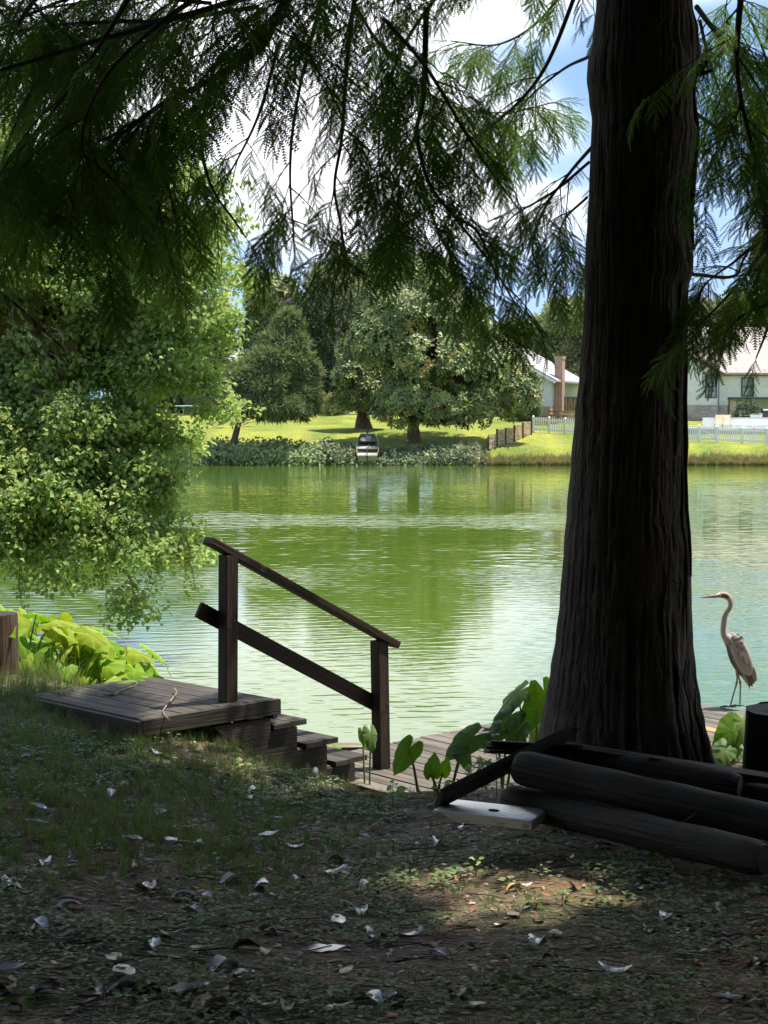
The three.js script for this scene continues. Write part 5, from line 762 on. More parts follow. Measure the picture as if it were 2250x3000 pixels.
// ---------- the heron ----------
{
  const HD = 12.2, foot = onY(2136, 2074, DOCK), h = thing('heron', 'grey heron standing on the sunlit dock, facing left, neck in an S', 'bird', foot), S = HD / F;
  const L = (cx, cy, z = 0) => V((1950 + cx / 5.027 - 2136) * S, (2074 - (1680 + cy / 5.027)) * S * 1.005, z); // from a close view of the photograph
  const spine = [[700, 328, 3.2, 3], [735, 322, 5.5, 5], [790, 312, 8.5, 7.5], [845, 312, 9.5, 8.5], [890, 338, 9, 8.2], [925, 390, 7.4, 7], [935, 450, 6.6, 6.4], [915, 520, 6.6, 6.4], [875, 575, 7, 6.6], [850, 640, 7.6, 7], [838, 730, 8.2, 7.4], [836, 820, 9, 8.4], [852, 900, 11, 10.5], [905, 960, 16, 15], [975, 1030, 23, 21], [1040, 1130, 30, 27], [1090, 1240, 31.5, 28], [1140, 1350, 28, 25], [1185, 1455, 21, 19], [1215, 1545, 14.5, 14], [1235, 1620, 9, 10], [1240, 1650, 2, 4]];
  const c = new THREE.CatmullRomCurve3(spine.map(([x, y]) => L(x, y)), false, 'centripetal'), n = 110, N = 22, mb = new MB(), q = spine.length - 1;
  for (let k = 0; k <= n; k++) {
    const t = k / n, f = t * q, i = Math.min(q - 1, Math.floor(f)), g = f - i, p = c.getPoint(t), tan = c.getTangent(t), up = V(0, 0, 1).cross(tan).normalize();
    const ry = lerp(spine[i][2], spine[i + 1][2], g) * S, rz = lerp(spine[i][3], spine[i + 1][3], g) * S;
    for (let j = 0; j <= N; j++) {
      const a = j / N * 6.2832, s = Math.sin(a), front = -Math.cos(a); // front: the throat and breast side
      const stripe = vn(j * 1.3, k * 0.55);
      let col = k < 10 ? [0.70, 0.68, 0.64] : mix3([0.38, 0.30, 0.235], [0.33, 0.30, 0.28], ss(50, 66, k));
      if (k >= 1 && k < 22) col = mix3(col, [0.05, 0.055, 0.07], ss(0.55, 0.85, Math.abs(s)) * ss(0.9, 0.2, Math.cos(a)) * (k < 6 ? 0.4 : 0.9));
      if (k >= 22 && k < 66) col = mix3(col, [0.62, 0.56, 0.50], ss(0.65, 0.95, front) * 0.8 * ss(0.3, 0.6, stripe));
      if (k >= 70 && k < 96) col = mix3(col, [0.06, 0.055, 0.06], ss(0.5, 0.9, front));
      const m = 0.85 + 0.3 * vn(j * 2.1 + 8, k * 0.9); col = col.map((v) => v * m);
      mb.v(p.clone().addScaledVector(up, Math.cos(a) * ry).add(V(0, 0, s * rz)), [0, 0], col);
    }
  }
  for (let k = 0; k < n; k++) for (let j = 0; j < N; j++) { const i = k * (N + 1) + j; mb.q(i, i + 1, i + N + 2, i + N + 1); }
  const feathers = std({ vertexColors: true, roughness: 0.9 }), dark = std({ color: rgb(0.085, 0.075, 0.065), roughness: 0.7 }), bill = std({ color: rgb(0.30, 0.24, 0.14), roughness: 0.45 });
  part('body', mb.build(), feathers, h);
  const bt = L(476, 350), bb = L(735, 326);
  part('upper_bill', tube([bb.clone().add(V(0, 0.004, 0)), bb.clone().lerp(bt, 0.5).add(V(0, 0.0035, 0)), bt], [0.0135, 0.008, 0.0012], 10), bill, h); part('lower_bill', tube([bb.clone().add(V(0, -0.006, 0)), bb.clone().lerp(bt, 0.5).add(V(0, -0.003, 0)), bt.clone().add(V(0.006, -0.001, 0))], [0.0095, 0.006, 0.001], 10), std({ color: rgb(0.45, 0.33, 0.14), roughness: 0.45 }), h);
  for (const s of [-1, 1]) { const e = part('eye', new THREE.SphereGeometry(0.0062, 12, 10).translate(...L(772, 318, s * 0.0185).toArray()), std({ color: rgb(0.6, 0.45, 0.08), roughness: 0.2 }), h); part('pupil', new THREE.SphereGeometry(0.0034, 10, 8).translate(...L(772, 318, s * 0.0225).toArray()), std({ color: rgb(0.01, 0.01, 0.01), roughness: 0.1 }), e); }
  part('crest_plume', tube([L(870, 312, 0), L(930, 340, 0), L(975, 390, 0), L(992, 430, 0)], [0.005, 0.0035, 0.002, 0.0008], 6), std({ color: rgb(0.03, 0.03, 0.035), roughness: 0.8 }), h);
  // wings: rows of overlapping feathers over each flank
  const tones = [std({ color: rgb(0.34, 0.305, 0.285), roughness: 0.9 }), std({ color: rgb(0.48, 0.435, 0.405), roughness: 0.9 }), std({ color: rgb(0.25, 0.222, 0.21), roughness: 0.9 }), std({ color: rgb(0.10, 0.087, 0.08), roughness: 0.9 })];
  const oval = (t) => Math.sin(Math.PI * Math.min(1, 0.22 + 0.74 * t)), r = rng(301);
  for (const s of [1, -1]) {
    const w = part('wing', new THREE.SphereGeometry(1, 20, 14).scale(24 * S, 66 * S, 10 * S).rotateZ(0.40).translate(...L(1085, 1180, s * 22 * S).toArray()), tones[0], h);
    const sets = [new MB(), new MB(), new MB(), new MB()];
    for (let row = 0; row < 9; row++) for (let k = 0; k < 6; k++) {
      const t = row / 8, u = (k - 2.5) / 2.5, cx = lerp(985, 1205, t) + u * lerp(80, 62, t) * (1 - 0.35 * t) * 0.9, cy = lerp(960, 1430, t) - u * lerp(40, 30, t), bulge = Math.sqrt(Math.max(0, 1 - u * u * 0.85)), z = s * ((18 + 15 * bulge * Math.sin(Math.PI * Math.min(1, t * 0.75 + 0.22))) * S + 0.005 + r() * 0.003);
      const dir = V(0.42 + r.g() * 0.12, -1, -s * 0.10), len = lerp(0.05, 0.115, t) * r.in(0.85, 1.15); leaf(sets[row > 6 && u < 0.2 ? 3 : Math.floor(r() * 3)], L(cx, cy - 18, 0).setZ(z), dir, V(0.05 * u, 0.05, s), len, lerp(0.034, 0.04, t), { n: 4, fold: -0.18, droop: 0.02, prof: oval });
    }
    sets.forEach((f, k) => tag(part('feather', f.build(), tones[k], w), null, null, null, 'stuff'));
  }
  { const m = new MB(); for (let k = -2; k <= 2; k++) leaf(m, L(1215, 1470, k * 0.007), V(0.06 - 0.015 * k, -1, k * 0.06), V(0.2, 0, k < 0 ? -1 : 1), 0.115, 0.03, { n: 4, fold: -0.1, droop: 0, prof: oval }); part('tail', m.build(), tones[3], h); }
  const skin = std({ color: rgb(0.23, 0.19, 0.155), roughness: 0.6 });
  for (const [pts, z] of [[[[1035, 1400], [1040, 1500], [1032, 1612], [985, 1780], [942, 1935]], 0.02], [[[1060, 1420], [1075, 1520], [1102, 1610], [1105, 1790], [1104, 1978]], -0.02]]) {
    const path = pts.map(([x, y]) => L(x, y, z)); path[4].y = 0.012; const sh = spline(path, 16);
    const leg = part('leg', tube(sh, (t) => (t < 0.45 ? lerp(0.017, 0.0072, Math.min(1, t / 0.3)) : 0.0062) + 0.0045 * Math.exp(-Math.pow((t - 0.5) / 0.05, 2)), 9), skin, h), f = path[4];
    for (const a of [3.14, 2.65, 3.65, 0.15]) { const l = a < 1 ? 0.05 : 0.085; part('toe', tube([f.clone(), f.clone().add(V(Math.cos(a) * l * 0.5, 0.006, Math.sin(a) * l * 0.5)), f.clone().add(V(Math.cos(a) * l, -0.007, Math.sin(a) * l))], [0.006, 0.0048, 0.0025], 6), dark, leg); }
  }
}

// ---------- elephant ears ----------
// heart-shaped leaf with a deep notch; stalk joins at the origin, tip along +y, face +z
function earGeo(seed, L, Wd) {
  const r = rng(seed), mb = new MB(), N = 46, R = 6, w1 = r.in(0, 6), w2 = r.in(0, 6);
  const out = (a) => { const b = Math.abs(a); return curve([0, 0.25, 0.7, 1.35, 2.0, 2.55, 2.85, 3.05, 3.1416], [0.78, 0.64, 0.46, 0.39, 0.43, 0.47, 0.40, 0.17, 0.08], b) * L; };
  const idx = []; for (let j = 0; j <= R; j++) { const row = []; for (let k = 0; k <= N; k++) { const a = (k / N * 2 - 1) * Math.PI, q = j / R, o = out(a) * q, x = Math.sin(a) * o * Wd / L * 1.55, y = Math.cos(a) * o; const vein = Math.pow(0.5 + 0.5 * Math.cos(a * 9), 6), z = -0.55 * y * y / L * (y > 0 ? 0.8 : 0.5) + 0.32 * Math.abs(x) * (1 - 0.5 * q) * 0.8 - 0.6 * x * x / Wd + q * q * 0.022 * (Math.sin(a * 5 + w1) + 0.8 * Math.sin(a * 11 + w2)) - 0.006 * vein * q; row.push(mb.v(V(x, y, z), [x, y])); } idx.push(row); }
  for (let j = 0; j < R; j++) for (let k = 0; k < N; k++) j === 0 ? mb.t(idx[0][k], idx[1][k + 1], idx[1][k]) : mb.q(idx[j][k], idx[j][k + 1], idx[j + 1][k + 1], idx[j + 1][k]);
  return mb.build();
}
const ears = [1, 2, 3, 4, 5].map((s) => earGeo(s + 400, 1, 0.54));
const veins = tex(256, 256, (u, v) => { const x = u - 0.5, y = v - 0.5, a = Math.atan2(x, y), rr = Math.hypot(x, y), ray = Math.pow(Math.abs(Math.cos(a * 4.5)), 40) * ss(0.0, 0.05, rr), mid = ss(0.008, 0.002, Math.abs(x)); return 0.80 + 0.25 * (fbm(u * 20, v * 20, 3) - 0.5) + 0.25 * Math.max(ray * 0.7, mid); });
veins.offset.set(0.5, 0.5);
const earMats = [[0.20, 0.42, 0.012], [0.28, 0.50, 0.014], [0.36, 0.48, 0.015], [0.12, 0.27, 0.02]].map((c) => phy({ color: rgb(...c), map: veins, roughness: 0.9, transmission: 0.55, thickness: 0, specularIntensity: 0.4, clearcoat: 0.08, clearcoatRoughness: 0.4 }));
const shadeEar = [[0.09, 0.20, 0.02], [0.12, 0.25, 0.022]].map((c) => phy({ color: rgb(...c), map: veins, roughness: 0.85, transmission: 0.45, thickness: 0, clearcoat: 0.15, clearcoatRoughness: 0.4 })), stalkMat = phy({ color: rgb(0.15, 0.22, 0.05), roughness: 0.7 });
function earLeaf(parent, root, p, tip, face, size, mat, k) {
  const mid = root.clone().lerp(p, 0.55).add(V(0, 0.12 * p.distanceTo(root), 0)), q = aimFace(tip, face);
  part('stalk', tube(spline([root, mid, p], 8), (t) => 0.009 - 0.005 * t, 6), stalkMat, parent);
  const m = part('leaf', ears[k % ears.length], mat, parent); m.position.copy(p); m.quaternion.copy(q); m.scale.setScalar(size); return m;
}
{
  const r = rng(411), top = (px) => curve([-200, 0, 60, 140, 250, 350, 420, 470], [1740, 1775, 1775, 1815, 1865, 1915, 1980, 2010], px);
  const ORD = ['first', 'second', 'third', 'fourth', 'fifth', 'sixth', 'seventh', 'eighth', 'ninth', 'tenth', 'eleventh', 'twelfth'];
  [['front', 10.6, 11, 11], ['back', 12.0, 12.5, 11]].forEach(([row, d0, d1, n]) => {
    for (let k = 0; k < n; k++) {
      const px = lerp(-90, row === 'front' ? 415 : 440, (k + r.in(-0.25, 0.25) + 0.3) / (n - 0.4)), d = r.in(d0, d1) - 0.5 * ss(250, 450, px), x = (px - CX) / F * d, z = -d, gy = groundY(x, z), t = EYE.y - (top(px) - 1225) / F * d, H = Math.max(0.2, 0.1 + (t - gy) * (row === 'front' ? r.in(0.6, 0.8) : r.in(0.82, 1)));
      const g = thing('elephant_ear_plant', 'sunlit elephant ear plant, ' + ORD[k] + ' from the left in the ' + row + ' row behind the landing', 'plant', V(x, gy, z), 0, 'sunlit elephant ears behind the landing');
      const m = 5 + Math.floor(r() * 3); for (let j = 0; j < m; j++) { const a = r.in(0, 6.28), rad = r.in(0.05, 0.26), hh = H * (j === 0 ? 0.95 : r.in(0.42, 0.92)), p = V(Math.cos(a) * rad, hh, Math.sin(a) * rad), tip = V(Math.cos(a) + r.g() * 0.4, r.in(-1.0, 0.15), Math.sin(a) * 0.6 + 0.25 + r.g() * 0.3); earLeaf(g, V(r.g() * 0.02, -0.04, r.g() * 0.02), p, tip, V(Math.cos(a) * 0.5 + r.g() * 0.5 - 0.25, 0.75, 0.25 + r.g() * 0.8), r.in(0.2, 0.33), r.pick(earMats.slice(0, 3)), k + j); }
    }
  });
  // by the trunk, in shade: [where the stalk joins, the tip, size] as seen in the photograph
  const one = (label, d, base, list, mats = shadeEar, group) => { const b = onZ(base[0], base[1], -d), gy = groundY(b.x, b.z); const o = V(b.x, Math.min(b.y, gy + 0.02), b.z), g = thing('elephant_ear_plant', label, 'plant', o, 0, group); list.forEach(([ax, ay, tx, ty, s, fx = 0, fy = 0.5, fz = 1], k) => { const p = onZ(ax, ay, -d + 0.06 * (k % 3)).sub(o), t = onZ(tx, ty, -d + 0.06 * (k % 3) + 0.05).sub(o); earLeaf(g, V(0.01 * k, -0.03, 0), p, t.sub(p), V(fx, fy, fz), s, mats[k % mats.length], k + base[0]); }); };
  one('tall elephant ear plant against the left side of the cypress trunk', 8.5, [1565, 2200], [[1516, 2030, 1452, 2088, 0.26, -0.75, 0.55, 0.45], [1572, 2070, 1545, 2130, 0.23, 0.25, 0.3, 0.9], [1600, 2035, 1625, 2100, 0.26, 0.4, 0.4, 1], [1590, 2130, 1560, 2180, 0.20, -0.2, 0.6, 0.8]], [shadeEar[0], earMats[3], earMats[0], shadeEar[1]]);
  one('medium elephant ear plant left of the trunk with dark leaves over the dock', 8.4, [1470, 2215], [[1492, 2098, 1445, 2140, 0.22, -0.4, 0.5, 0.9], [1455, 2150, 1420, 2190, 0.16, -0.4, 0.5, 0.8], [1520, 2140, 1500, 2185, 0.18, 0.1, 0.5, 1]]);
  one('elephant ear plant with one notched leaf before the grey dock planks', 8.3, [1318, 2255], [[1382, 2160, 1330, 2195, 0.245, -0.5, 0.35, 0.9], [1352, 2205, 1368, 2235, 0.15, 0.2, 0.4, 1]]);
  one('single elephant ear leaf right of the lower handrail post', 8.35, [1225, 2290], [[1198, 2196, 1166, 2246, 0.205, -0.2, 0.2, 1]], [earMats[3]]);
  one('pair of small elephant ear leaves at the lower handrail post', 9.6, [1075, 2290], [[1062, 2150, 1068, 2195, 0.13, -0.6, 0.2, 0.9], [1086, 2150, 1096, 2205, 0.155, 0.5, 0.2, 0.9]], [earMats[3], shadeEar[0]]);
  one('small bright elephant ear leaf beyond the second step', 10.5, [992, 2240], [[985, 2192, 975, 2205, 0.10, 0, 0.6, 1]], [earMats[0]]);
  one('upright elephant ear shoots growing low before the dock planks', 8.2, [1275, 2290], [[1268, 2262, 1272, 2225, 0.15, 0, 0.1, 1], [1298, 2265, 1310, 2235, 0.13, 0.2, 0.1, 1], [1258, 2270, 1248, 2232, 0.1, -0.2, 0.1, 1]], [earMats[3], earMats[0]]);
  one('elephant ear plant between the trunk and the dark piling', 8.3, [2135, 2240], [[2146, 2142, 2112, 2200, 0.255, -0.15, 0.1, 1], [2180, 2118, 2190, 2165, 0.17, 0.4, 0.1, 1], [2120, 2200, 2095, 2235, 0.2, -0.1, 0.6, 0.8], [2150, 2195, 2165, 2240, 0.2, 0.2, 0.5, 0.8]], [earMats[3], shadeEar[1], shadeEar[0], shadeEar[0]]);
}

// how one of many alike things is told apart: its level in the photograph, and its rank from the left there
const BANDS = [[2300, 'beside and below the steps'], [2390, 'level with the white plank'], [2480, 'just below the white plank'], [2560, 'in the middle of the dirt'], [2650, 'level with the sunlit patch'], [2750, 'below the sunlit patch'], [2850, 'in the lower dirt'], [2930, 'near the bottom'], [9999, 'along the bottom edge']];
const RANK = ['leftmost', 'second from left', 'third from left', 'fourth from left', 'fifth from left', 'sixth from left', 'seventh from left', 'eighth from left', 'ninth from left', 'tenth from left', 'eleventh from left', 'twelfth from left', 'thirteenth from left'];
const pending = [];
function placeLabel(look, key, px, py) { const b = BANDS.findIndex((q) => py < q[0]), e = { look, key, px, b, toString: () => '' }; pending.push(e); return e; }
function settleLabels() { const sets = {}; for (const e of pending) (sets[e.key + e.b] = sets[e.key + e.b] || []).push(e); for (const l of Object.values(sets)) { l.sort((a, b) => a.px - b.px); l.forEach((e, k) => { e.text = e.look + ', ' + (l.length === 1 ? 'the only one' : RANK[k]) + ' ' + BANDS[e.b][1]; }); } scene.traverse((o) => { if (o.userData.label && o.userData.label.text) o.userData.label = o.userData.label.text; }); }

// ---------- seedlings and weeds ----------
{
  const r = rng(431), starGeo = (() => { const mb = new MB(), c = mb.v(V(0, 0, 0)), ring = []; for (let k = 0; k <= 20; k++) { const a = (k / 20 * 2 - 1) * 2.5, lobe = 0.36 + 0.64 * Math.pow(Math.abs(Math.cos(a * 2 / 1.0 * 0.628 * 1)), 3), m = [1, 0.38][k % 4 === 2 ? 1 : 0] * (k % 2 ? 0.62 : 1) * (1 - 0.12 * Math.abs(a)); ring.push(mb.v(V(Math.sin(a) * m, Math.cos(a) * m + 0.1, -0.25 * m * m))); } for (let k = 0; k < 20; k++) mb.t(c, ring[k + 1], ring[k]); return mb.build(); })();
  const ovalGeo = (() => { const mb = new MB(); leaf(mb, V(), V(0, 1, 0), V(0, 0, 1), 1, 0.55, { n: 5, fold: 0.25, droop: 0.25 }); return mb.build(); })();
  const bright = phy({ color: rgb(0.20, 0.33, 0.05), roughness: 0.85, transmission: 0.45, thickness: 0 }), mid = phy({ color: rgb(0.11, 0.20, 0.035), roughness: 0.85, transmission: 0.4, thickness: 0 }), stem = std({ color: rgb(0.16, 0.15, 0.06), roughness: 0.8 });
  function seedling(name, label, base, h, n, size, geo, mat, group, lean = 0) {
    const t = thing(name, label, 'plant', base, 0, group); const tip = V(lean * h, h, 0.1 * h * r.g()); part('stem', tube([V(0, -0.01, 0), tip.clone().multiplyScalar(0.5).add(V(0.02 * r.g(), 0, 0)), tip], [0.0028, 0.0022, 0.0015], 5), stem, t);
    for (let k = 0; k < n; k++) { const a = k * 2.4 + r(), f = 0.35 + 0.65 * k / Math.max(1, n - 1), d = V(Math.cos(a), r.in(0.0, 0.5), Math.sin(a)), p = tip.clone().multiplyScalar(f); const m = part('leaf', geo, mat, t); m.position.copy(p.addScaledVector(d, 0.3 * size)); m.quaternion.copy(aimFace(d, V(r.g() * 0.6, 0.7, 0.5 + 0.4 * r.g()))); m.scale.setScalar(size * r.in(0.75, 1.15)); }
  }
  const Z = -8.0, on = (px, py) => { const p = onZ(px, py, Z); p.y = groundY(p.x, p.z); return p; };
  seedling('seedling', 'star leaved seedling in front of the dock planks, left of the leaning plank', on(1330, 2290), 0.24, 7, 0.05, starGeo, bright, null, 0.55); seedling('seedling', 'star leaved seedling close to the splintered board end', on(1400, 2280), 0.2, 7, 0.055, starGeo, bright, null, 0.2);
  seedling('seedling', 'bright leafy weed at the foot of the lower handrail post', on(1150, 2290), 0.12, 9, 0.065, ovalGeo, bright); seedling('seedling', 'leafy weed with serrated leaves above the elephant ears, left of the trunk', on(1455, 2230), 0.42, 12, 0.055, ovalGeo, mid, null, -0.05);
  seedling('seedling', 'low green weed beside the upright elephant ear shoots', on(1290, 2300), 0.10, 9, 0.06, ovalGeo, bright); seedling('seedling', 'green weed growing right of the trunk foot behind the logs', on(2085, 2260), 0.16, 9, 0.06, ovalGeo, mid); seedling('seedling', 'small yellow green weed on the crest left of the lowest step', hit(715, 2262), 0.07, 7, 0.05, ovalGeo, bright);
  seedling('seedling', 'weed rising from the sunlit litter patch', hit(1150, 2500), 0.10, 7, 0.04, ovalGeo, bright); seedling('seedling', 'small four leaved weed above the sunlit litter patch', hit(1262, 2525), 0.06, 5, 0.032, ovalGeo, bright); seedling('seedling', 'leafy weed at the right edge of the sunlit litter patch', hit(1395, 2570), 0.08, 7, 0.035, ovalGeo, bright); seedling('seedling', 'single upright sprout right of the sunlit litter patch', hit(1580, 2575), 0.05, 3, 0.022, ovalGeo, bright);
  for (const [px, py, h, n, s] of [[1030, 2400, 0.07, 10, 0.045], [1075, 2420, 0.06, 9, 0.042], [1130, 2405, 0.06, 8, 0.04], [1000, 2385, 0.05, 7, 0.04], [1565, 2665, 0.05, 8, 0.032], [1650, 2640, 0.04, 7, 0.03], [1290, 2590, 0.04, 6, 0.028], [1580, 2500, 0.05, 6, 0.035], [640, 2535, 0.05, 7, 0.035], [120, 2320, 0.05, 6, 0.04], [380, 2265, 0.05, 6, 0.04], [780, 2710, 0.05, 7, 0.035], [1420, 2890, 0.05, 7, 0.03], [1490, 2905, 0.05, 7, 0.03], [880, 2470, 0.04, 7, 0.035], [1960, 2590, 0.05, 7, 0.035], [2230, 2790, 0.05, 7, 0.035], [570, 2840, 0.06, 4, 0.03], [60, 2960, 0.05, 5, 0.045], [300, 2500, 0.04, 7, 0.03], [980, 2590, 0.05, 8, 0.03], [880, 2620, 0.04, 8, 0.03]])
    seedling('weed', placeLabel('small green weed', 'w', px, py), hit(px, py), h, n, s, ovalGeo, mid, 'small weeds on the shaded dirt');
  { const p = hit(1915, 2530), t = thing('dry_stalk', 'thin pale stalk with a wilted leaf arching before the logs', 'plant', p), q = (px, py) => onZ(px, py, p.z + 0.02).sub(p), pale = std({ color: rgb(0.30, 0.27, 0.17), roughness: 0.8 });
    part('stem', tube(spline([V(), q(1955, 2460), q(1988, 2420), q(2065, 2370), q(2130, 2358), q(2212, 2366)], 20), (k) => 0.0028 - 0.0018 * k, 6), pale, t); part('twig', tube([q(2065, 2370), q(2064, 2352)], [0.0015, 0.0008], 5), pale, t);
    for (const [x, y, a, s, m] of [[1935, 2470, -1.2, 0.06, mid], [1988, 2420, 0.2, 0.045, pale], [1905, 2525, 1.4, 0.06, mid], [1930, 2528, -1.4, 0.05, mid]]) { const f = part('leaf', ovalGeo, m, t); f.position.copy(q(x, y)); f.quaternion.copy(aimFace(V(Math.cos(a), Math.sin(a), 0.3), V(0, 0.4, 1))); f.scale.setScalar(s); } }
}

// ---------- grass, ground cover, litter ----------
{
  const r = rng(451), tufts = [1, 2, 3].map((s) => blades(s + 460, 12, 0.12, 0.0052, 0.04)), lists = tufts.map(() => []), sunny = tufts.map(() => []);
  for (let k = 0; k < 26000; k++) {
    const x = r.in(-3.6, 3.2), z = -r.in(3.6, 10.8), d = -z, crest = crestD(x), toCrest = crest - d, leftness = ss(0.9, -1.6, x - 0.12 * (8 - d)) * ss(4.6, 6.6, d);
    const dens = Math.max(leftness * 0.9, ss(1.0, 0.1, Math.abs(toCrest)) * ss(0.6, -0.5, x) * 0.9, 0.10) * ss(0.28, 0.6, fbm(x * 1.5 + 2, z * 1.5, 3) + leftness * 0.22); if (r() > dens || toCrest < -1.3) continue;
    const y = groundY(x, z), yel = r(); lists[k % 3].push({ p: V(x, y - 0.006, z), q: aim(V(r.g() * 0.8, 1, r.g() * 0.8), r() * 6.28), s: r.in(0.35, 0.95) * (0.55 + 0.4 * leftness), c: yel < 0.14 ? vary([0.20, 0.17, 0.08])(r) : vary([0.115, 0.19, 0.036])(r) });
  }
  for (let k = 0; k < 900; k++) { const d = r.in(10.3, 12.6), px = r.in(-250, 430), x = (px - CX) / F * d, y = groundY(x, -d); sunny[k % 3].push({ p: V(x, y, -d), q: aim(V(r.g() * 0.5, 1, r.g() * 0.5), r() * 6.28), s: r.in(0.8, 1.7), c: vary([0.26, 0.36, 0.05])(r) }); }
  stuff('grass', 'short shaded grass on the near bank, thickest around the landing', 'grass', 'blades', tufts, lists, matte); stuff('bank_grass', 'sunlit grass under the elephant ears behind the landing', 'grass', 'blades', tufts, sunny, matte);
  const clover = [1, 2].map((s) => { const q = rng(s + 470), mb = new MB(); for (let k = 0; k < 6; k++) { const a = q() * 6.28, d = V(Math.cos(a), 0.35, Math.sin(a)), p = V(Math.cos(a) * 0.018, 0.012 + q() * 0.02, Math.sin(a) * 0.018); leaf(mb, p, d, V(q.g() * 0.5, 1, q.g() * 0.5), 0.022, 0.018, { n: 3, fold: 0.2 }); } return mb.build(); }), cl = [[], []];
  for (let k = 0; k < 10500; k++) { const x = r.in(-3, 3), z = -r.in(3.6, 8.8); if (-z > crestD(x) + 0.1 || fbm(x * 1.9 + 30, z * 1.9, 3) < 0.42 + 0.2 * r()) continue; cl[k % 2].push({ p: V(x, groundY(x, z) - 0.004, z), q: aim(V(r.g() * 0.3, 1, r.g() * 0.3), r() * 6.28), s: r.in(0.6, 1.4), c: vary([0.105, 0.175, 0.034], 0.4)(r) }); }
  stuff('ground_weeds', 'tiny round leaved ground cover on the shaded dirt', 'weeds', 'leaves', clover, cl, matte);
  const bits = [1, 2, 3].map((s) => { const q = rng(s + 480), mb = new MB(); leaf(mb, V(), V(1, 0.12, 0), V(q.g() * 0.4, 1, 0), 0.036, [0.017, 0.005, 0.011][s - 1], { n: 3, fold: 0.4 * q.g(), droop: 0.25 }); return mb.build(); }), bl = [[], [], []], gloss = std({ color: rgb(1, 1, 1), roughness: 0.55 });
  for (let k = 0; k < 26000; k++) { const x = r.in(-3, 3), z = -r.in(3.4, 8.9); if (-z > crestD(x) + 0.05 || r() < 0.35 * ss(0.3, 0.6, fbm(x * 2.2, z * 2.2 + 9, 3))) continue; const q = r(); bl[k % 3].push({ p: V(x, groundY(x, z) + 0.004, z), q: aim(V(r.g() * 0.5, 1, r.g() * 0.5), r() * 6.28), s: r.in(0.4, 1.5), c: vary(q < 0.06 ? [0.42, 0.39, 0.36] : q < 0.24 ? [0.20, 0.15, 0.095] : q < 0.4 && x > 0 ? [0.24, 0.10, 0.042] : [0.085, 0.062, 0.04], 0.4)(r) }); }
  stuff('leaf_litter', 'small brown leaf fragments strewn over the dirt', 'litter', 'fragments', bits, bl, gloss);
  const tg = tube([V(-0.07, 0.004, 0), V(0, 0.012, 0.008), V(0.08, 0.002, -0.01)], [0.0018, 0.0016, 0.001], 4), tl = []; for (let k = 0; k < 2200; k++) { const x = r.in(-3, 3), z = -r.in(3.4, 8.7); if (-z > crestD(x)) continue; tl.push({ p: V(x, groundY(x, z) + 0.003, z), q: aim(V(r.g() * 0.15, 1, r.g() * 0.15), r() * 6.28), s: r.in(0.4, 1.6), c: vary([0.10, 0.078, 0.054], 0.5)(r) }); } stuff('twigs', 'thin fallen twigs strewn over the dirt', 'twigs', 'twig', [tg], [tl], gloss);
}
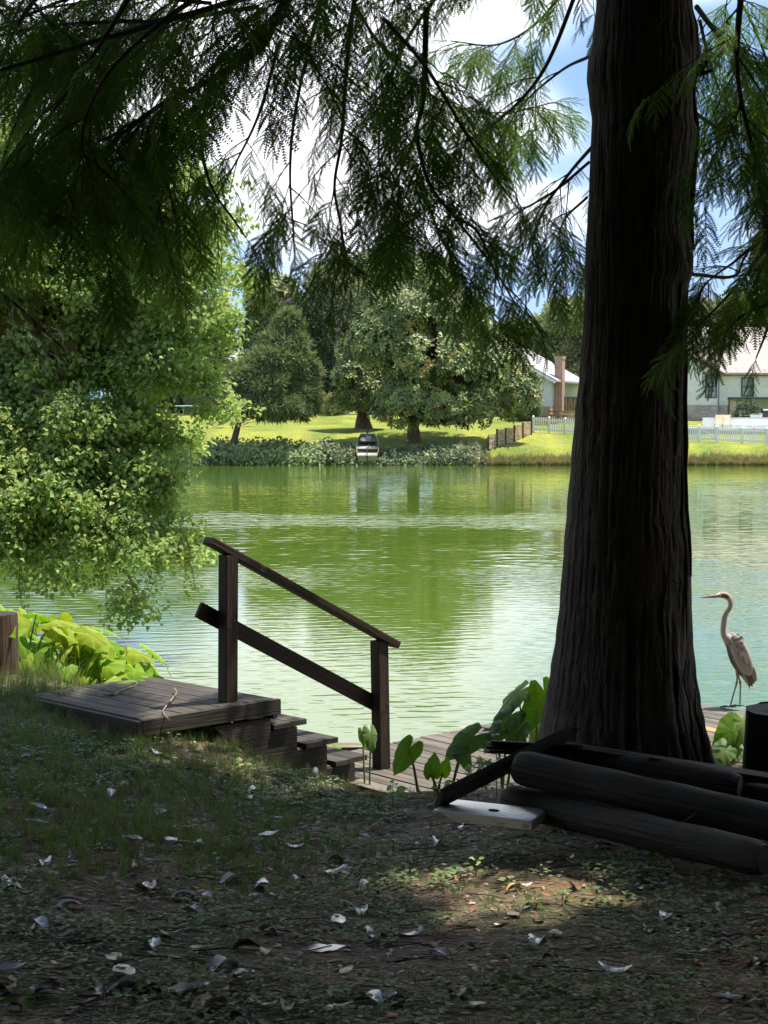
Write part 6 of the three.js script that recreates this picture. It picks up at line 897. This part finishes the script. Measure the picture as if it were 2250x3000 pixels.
// fallen leaves, each its own
{
  const r = rng(491), geos = [];
  for (let s = 0; s < 9; s++) { const mb = new MB(), q = rng(500 + s), A = q.in(-1.9, 1.2), B = q.in(-1.6, 2.4), tw = q.g() * 1.5, nu = 10, nv = 6, curl = q.in(0.15, 1.0); for (let i = 0; i <= nu; i++) for (let j = 0; j <= nv; j++) { const t = i / nu, v = j / nv * 2 - 1, w = 0.23 * Math.pow(Math.sin(Math.PI * lerp(0.015, 0.985, t)), 0.75), a = A * (t - 0.5), x = Math.sin(a) / (Math.abs(A) < 0.05 ? 1 : A) || (t - 0.5), z0 = (1 - Math.cos(a)) / (Math.abs(A) < 0.05 ? 1 : A), vv = v * w, ang = tw * (t - 0.5), up = B * vv * vv * 1.6 + curl * 0.25 * Math.max(0, Math.abs(v) - 0.55) * w * (1 + Math.sin(t * 9 + s + v * 2)) + 0.010 * Math.sin(t * 17 + s * 2 + v * 3); mb.v(V(x, z0 + up * Math.cos(ang) + vv * Math.sin(ang), vv * Math.cos(ang) - up * Math.sin(ang)), [t, v]); } for (let i = 0; i < nu; i++) for (let j = 0; j < nv; j++) { const k = i * (nv + 1) + j; mb.q(k, k + 1, k + nv + 2, k + nv + 1); } geos.push(mb.build()); }
  const rib = tex(128, 128, (u, v) => { const y = Math.abs(v - 0.5), mid = ss(0.03, 0.0, y), side = Math.pow(0.5 + 0.5 * Math.cos((u * 9 - y * 5) * 6.283), 10); return 0.85 + 0.3 * (fbm(u * 8, v * 8, 3) - 0.5) + 0.18 * mid - 0.12 * side; }); rib.repeat.set(1, 0.5); rib.offset.set(0, 0.5);
  const lm = (c, rough, coat) => phy({ color: rgb(...c), map: rib, roughness: rough, clearcoat: coat, clearcoatRoughness: 0.16 });
  const kinds = { pale: [lm([0.80, 0.79, 0.84], 0.35, 1), lm([0.66, 0.65, 0.68], 0.35, 1)], brown: [lm([0.17, 0.105, 0.06], 0.5, 0.4), lm([0.22, 0.155, 0.10], 0.5, 0.4), lm([0.12, 0.08, 0.052], 0.5, 0.5)], orange: [lm([0.36, 0.13, 0.04], 0.55, 0.2)], yellow: [lm([0.42, 0.32, 0.08], 0.55, 0.2)], tan: [lm([0.44, 0.35, 0.24], 0.5, 0.4)] };
  function drop(px, py, kind, len, label, group) { const p = hit(px, py), m = shade(new THREE.Mesh(r.pick(geos), r.pick(kinds[kind]))); m.name = numbered('fallen_leaf'); m.position.copy(p).add(V(0, 0.010 + 0.05 * len, 0)); m.quaternion.copy(aim(V(r.g() * 0.3, 1, -0.12 + r.g() * 0.22), r() * 6.28)); m.scale.setScalar(len); scene.add(m); tag(m, group === gp ? placeLabel(P, 'p', px, py) : group === gb ? placeLabel(B, 'b', px, py) : label, 'leaf', group); }
  const L = (x, y) => [x / 1.4747, 2200 + y / 1.4747], R = (x, y) => [1125 + x / 1.4747, 2200 + y / 1.4747], P = 'pale silvery fallen leaf', B = 'brown fallen leaf', gp = 'pale fallen leaves', gb = 'brown fallen leaves';
  for (const [x, y] of [[120, 40], [80, 95], [250, 95], [440, 122], [345, 188], [490, 190], [1095, 180], [1065, 212], [1475, 186], [165, 262], [155, 330], [800, 340], [570, 405], [860, 412], [765, 400], [1165, 368], [1270, 420], [190, 490], [40, 575], [620, 597], [1000, 568], [1135, 592], [1440, 482], [1440, 530], [1590, 592], [800, 640], [885, 650], [290, 682], [840, 712], [1555, 702], [1460, 745], [1150, 788], [165, 765], [330, 815], [650, 850], [1620, 815], [1410, 870], [535, 970], [1055, 975], [965, 940], [560, 1045], [810, 1070], [1600, 1078], [690, 18], [1350, 100], [20, 985], [700, 285]]) drop(...L(x, y), 'pale', r.in(0.10, 0.15), P, gp);
  for (const [x, y] of [[230, 398], [320, 338], [1220, 720], [1470, 852], [660, 832], [240, 890], [120, 800], [1000, 957], [1590, 620], [40, 1085], [1150, 790], [10, 520]]) drop(...R(x, y), 'pale', r.in(0.09, 0.135), P, gp);
  for (const [x, y] of [[975, 118], [540, 152], [910, 210], [400, 360], [590, 510], [120, 790], [290, 860], [1060, 862], [880, 862], [270, 940], [490, 905], [640, 600], [200, 1050], [420, 1060], [630, 1050], [1140, 1110], [1250, 1120], [1290, 560], [1500, 545], [1020, 1030], [740, 800], [1150, 880], [60, 600], [380, 1090], [80, 1120], [1040, 1165], [1460, 1120]]) drop(...L(x, y), 'brown', r.in(0.075, 0.125), B, gb);
  for (const [x, y] of [[740, 802], [670, 742], [720, 905], [1425, 692], [240, 1112], [410, 1110], [1590, 1100], [360, 860], [1280, 800], [560, 720], [1620, 940], [500, 780], [950, 420], [320, 1070], [1480, 1075], [830, 600], [1080, 510], [1230, 530]]) drop(...R(x, y), 'brown', r.in(0.07, 0.11), B, gb);
  drop(...L(900, 1115), 'tan', 0.16, 'long tan leaf with a bright edge at the bottom of the photo, left of centre'); drop(...L(1495, 962), 'yellow', 0.075, 'yellowed leaf standing up on the dirt near the bottom'); drop(...L(30, 1040), 'orange', 0.10, 'orange brown leaf at the left edge near the bottom corner'); drop(...L(925, 1062), 'orange', 0.10, 'rusty orange leaf beside the long tan leaf');
  drop(...R(235, 575), 'orange', 0.06, 'bright orange leaf in the sunlit litter patch'); drop(...R(320, 568), 'orange', 0.05, 'smaller orange leaf right of the one in the sunlit patch'); drop(...R(1280, 440), 'orange', 0.07, 'orange leaf before the right end of the logs'); drop(...R(1130, 590), 'brown', 0.10, 'dark maroon leaf with a pale rim, right of the sunlit patch'); drop(...R(560, 605), 'yellow', 0.085, 'yellow green leaf at the right of the sunlit patch'); drop(...R(610, 588), 'pale', 0.06, 'bluish white leaf beside the yellow green leaf'); drop(...R(790, 478), 'tan', 0.13, 'long tan strip of leaf in front of the logs'); drop(...R(1155, 555), 'tan', 0.07, 'tan leaf just above the dark maroon leaf');
}
settleLabels();

renderer.render(scene, camera);
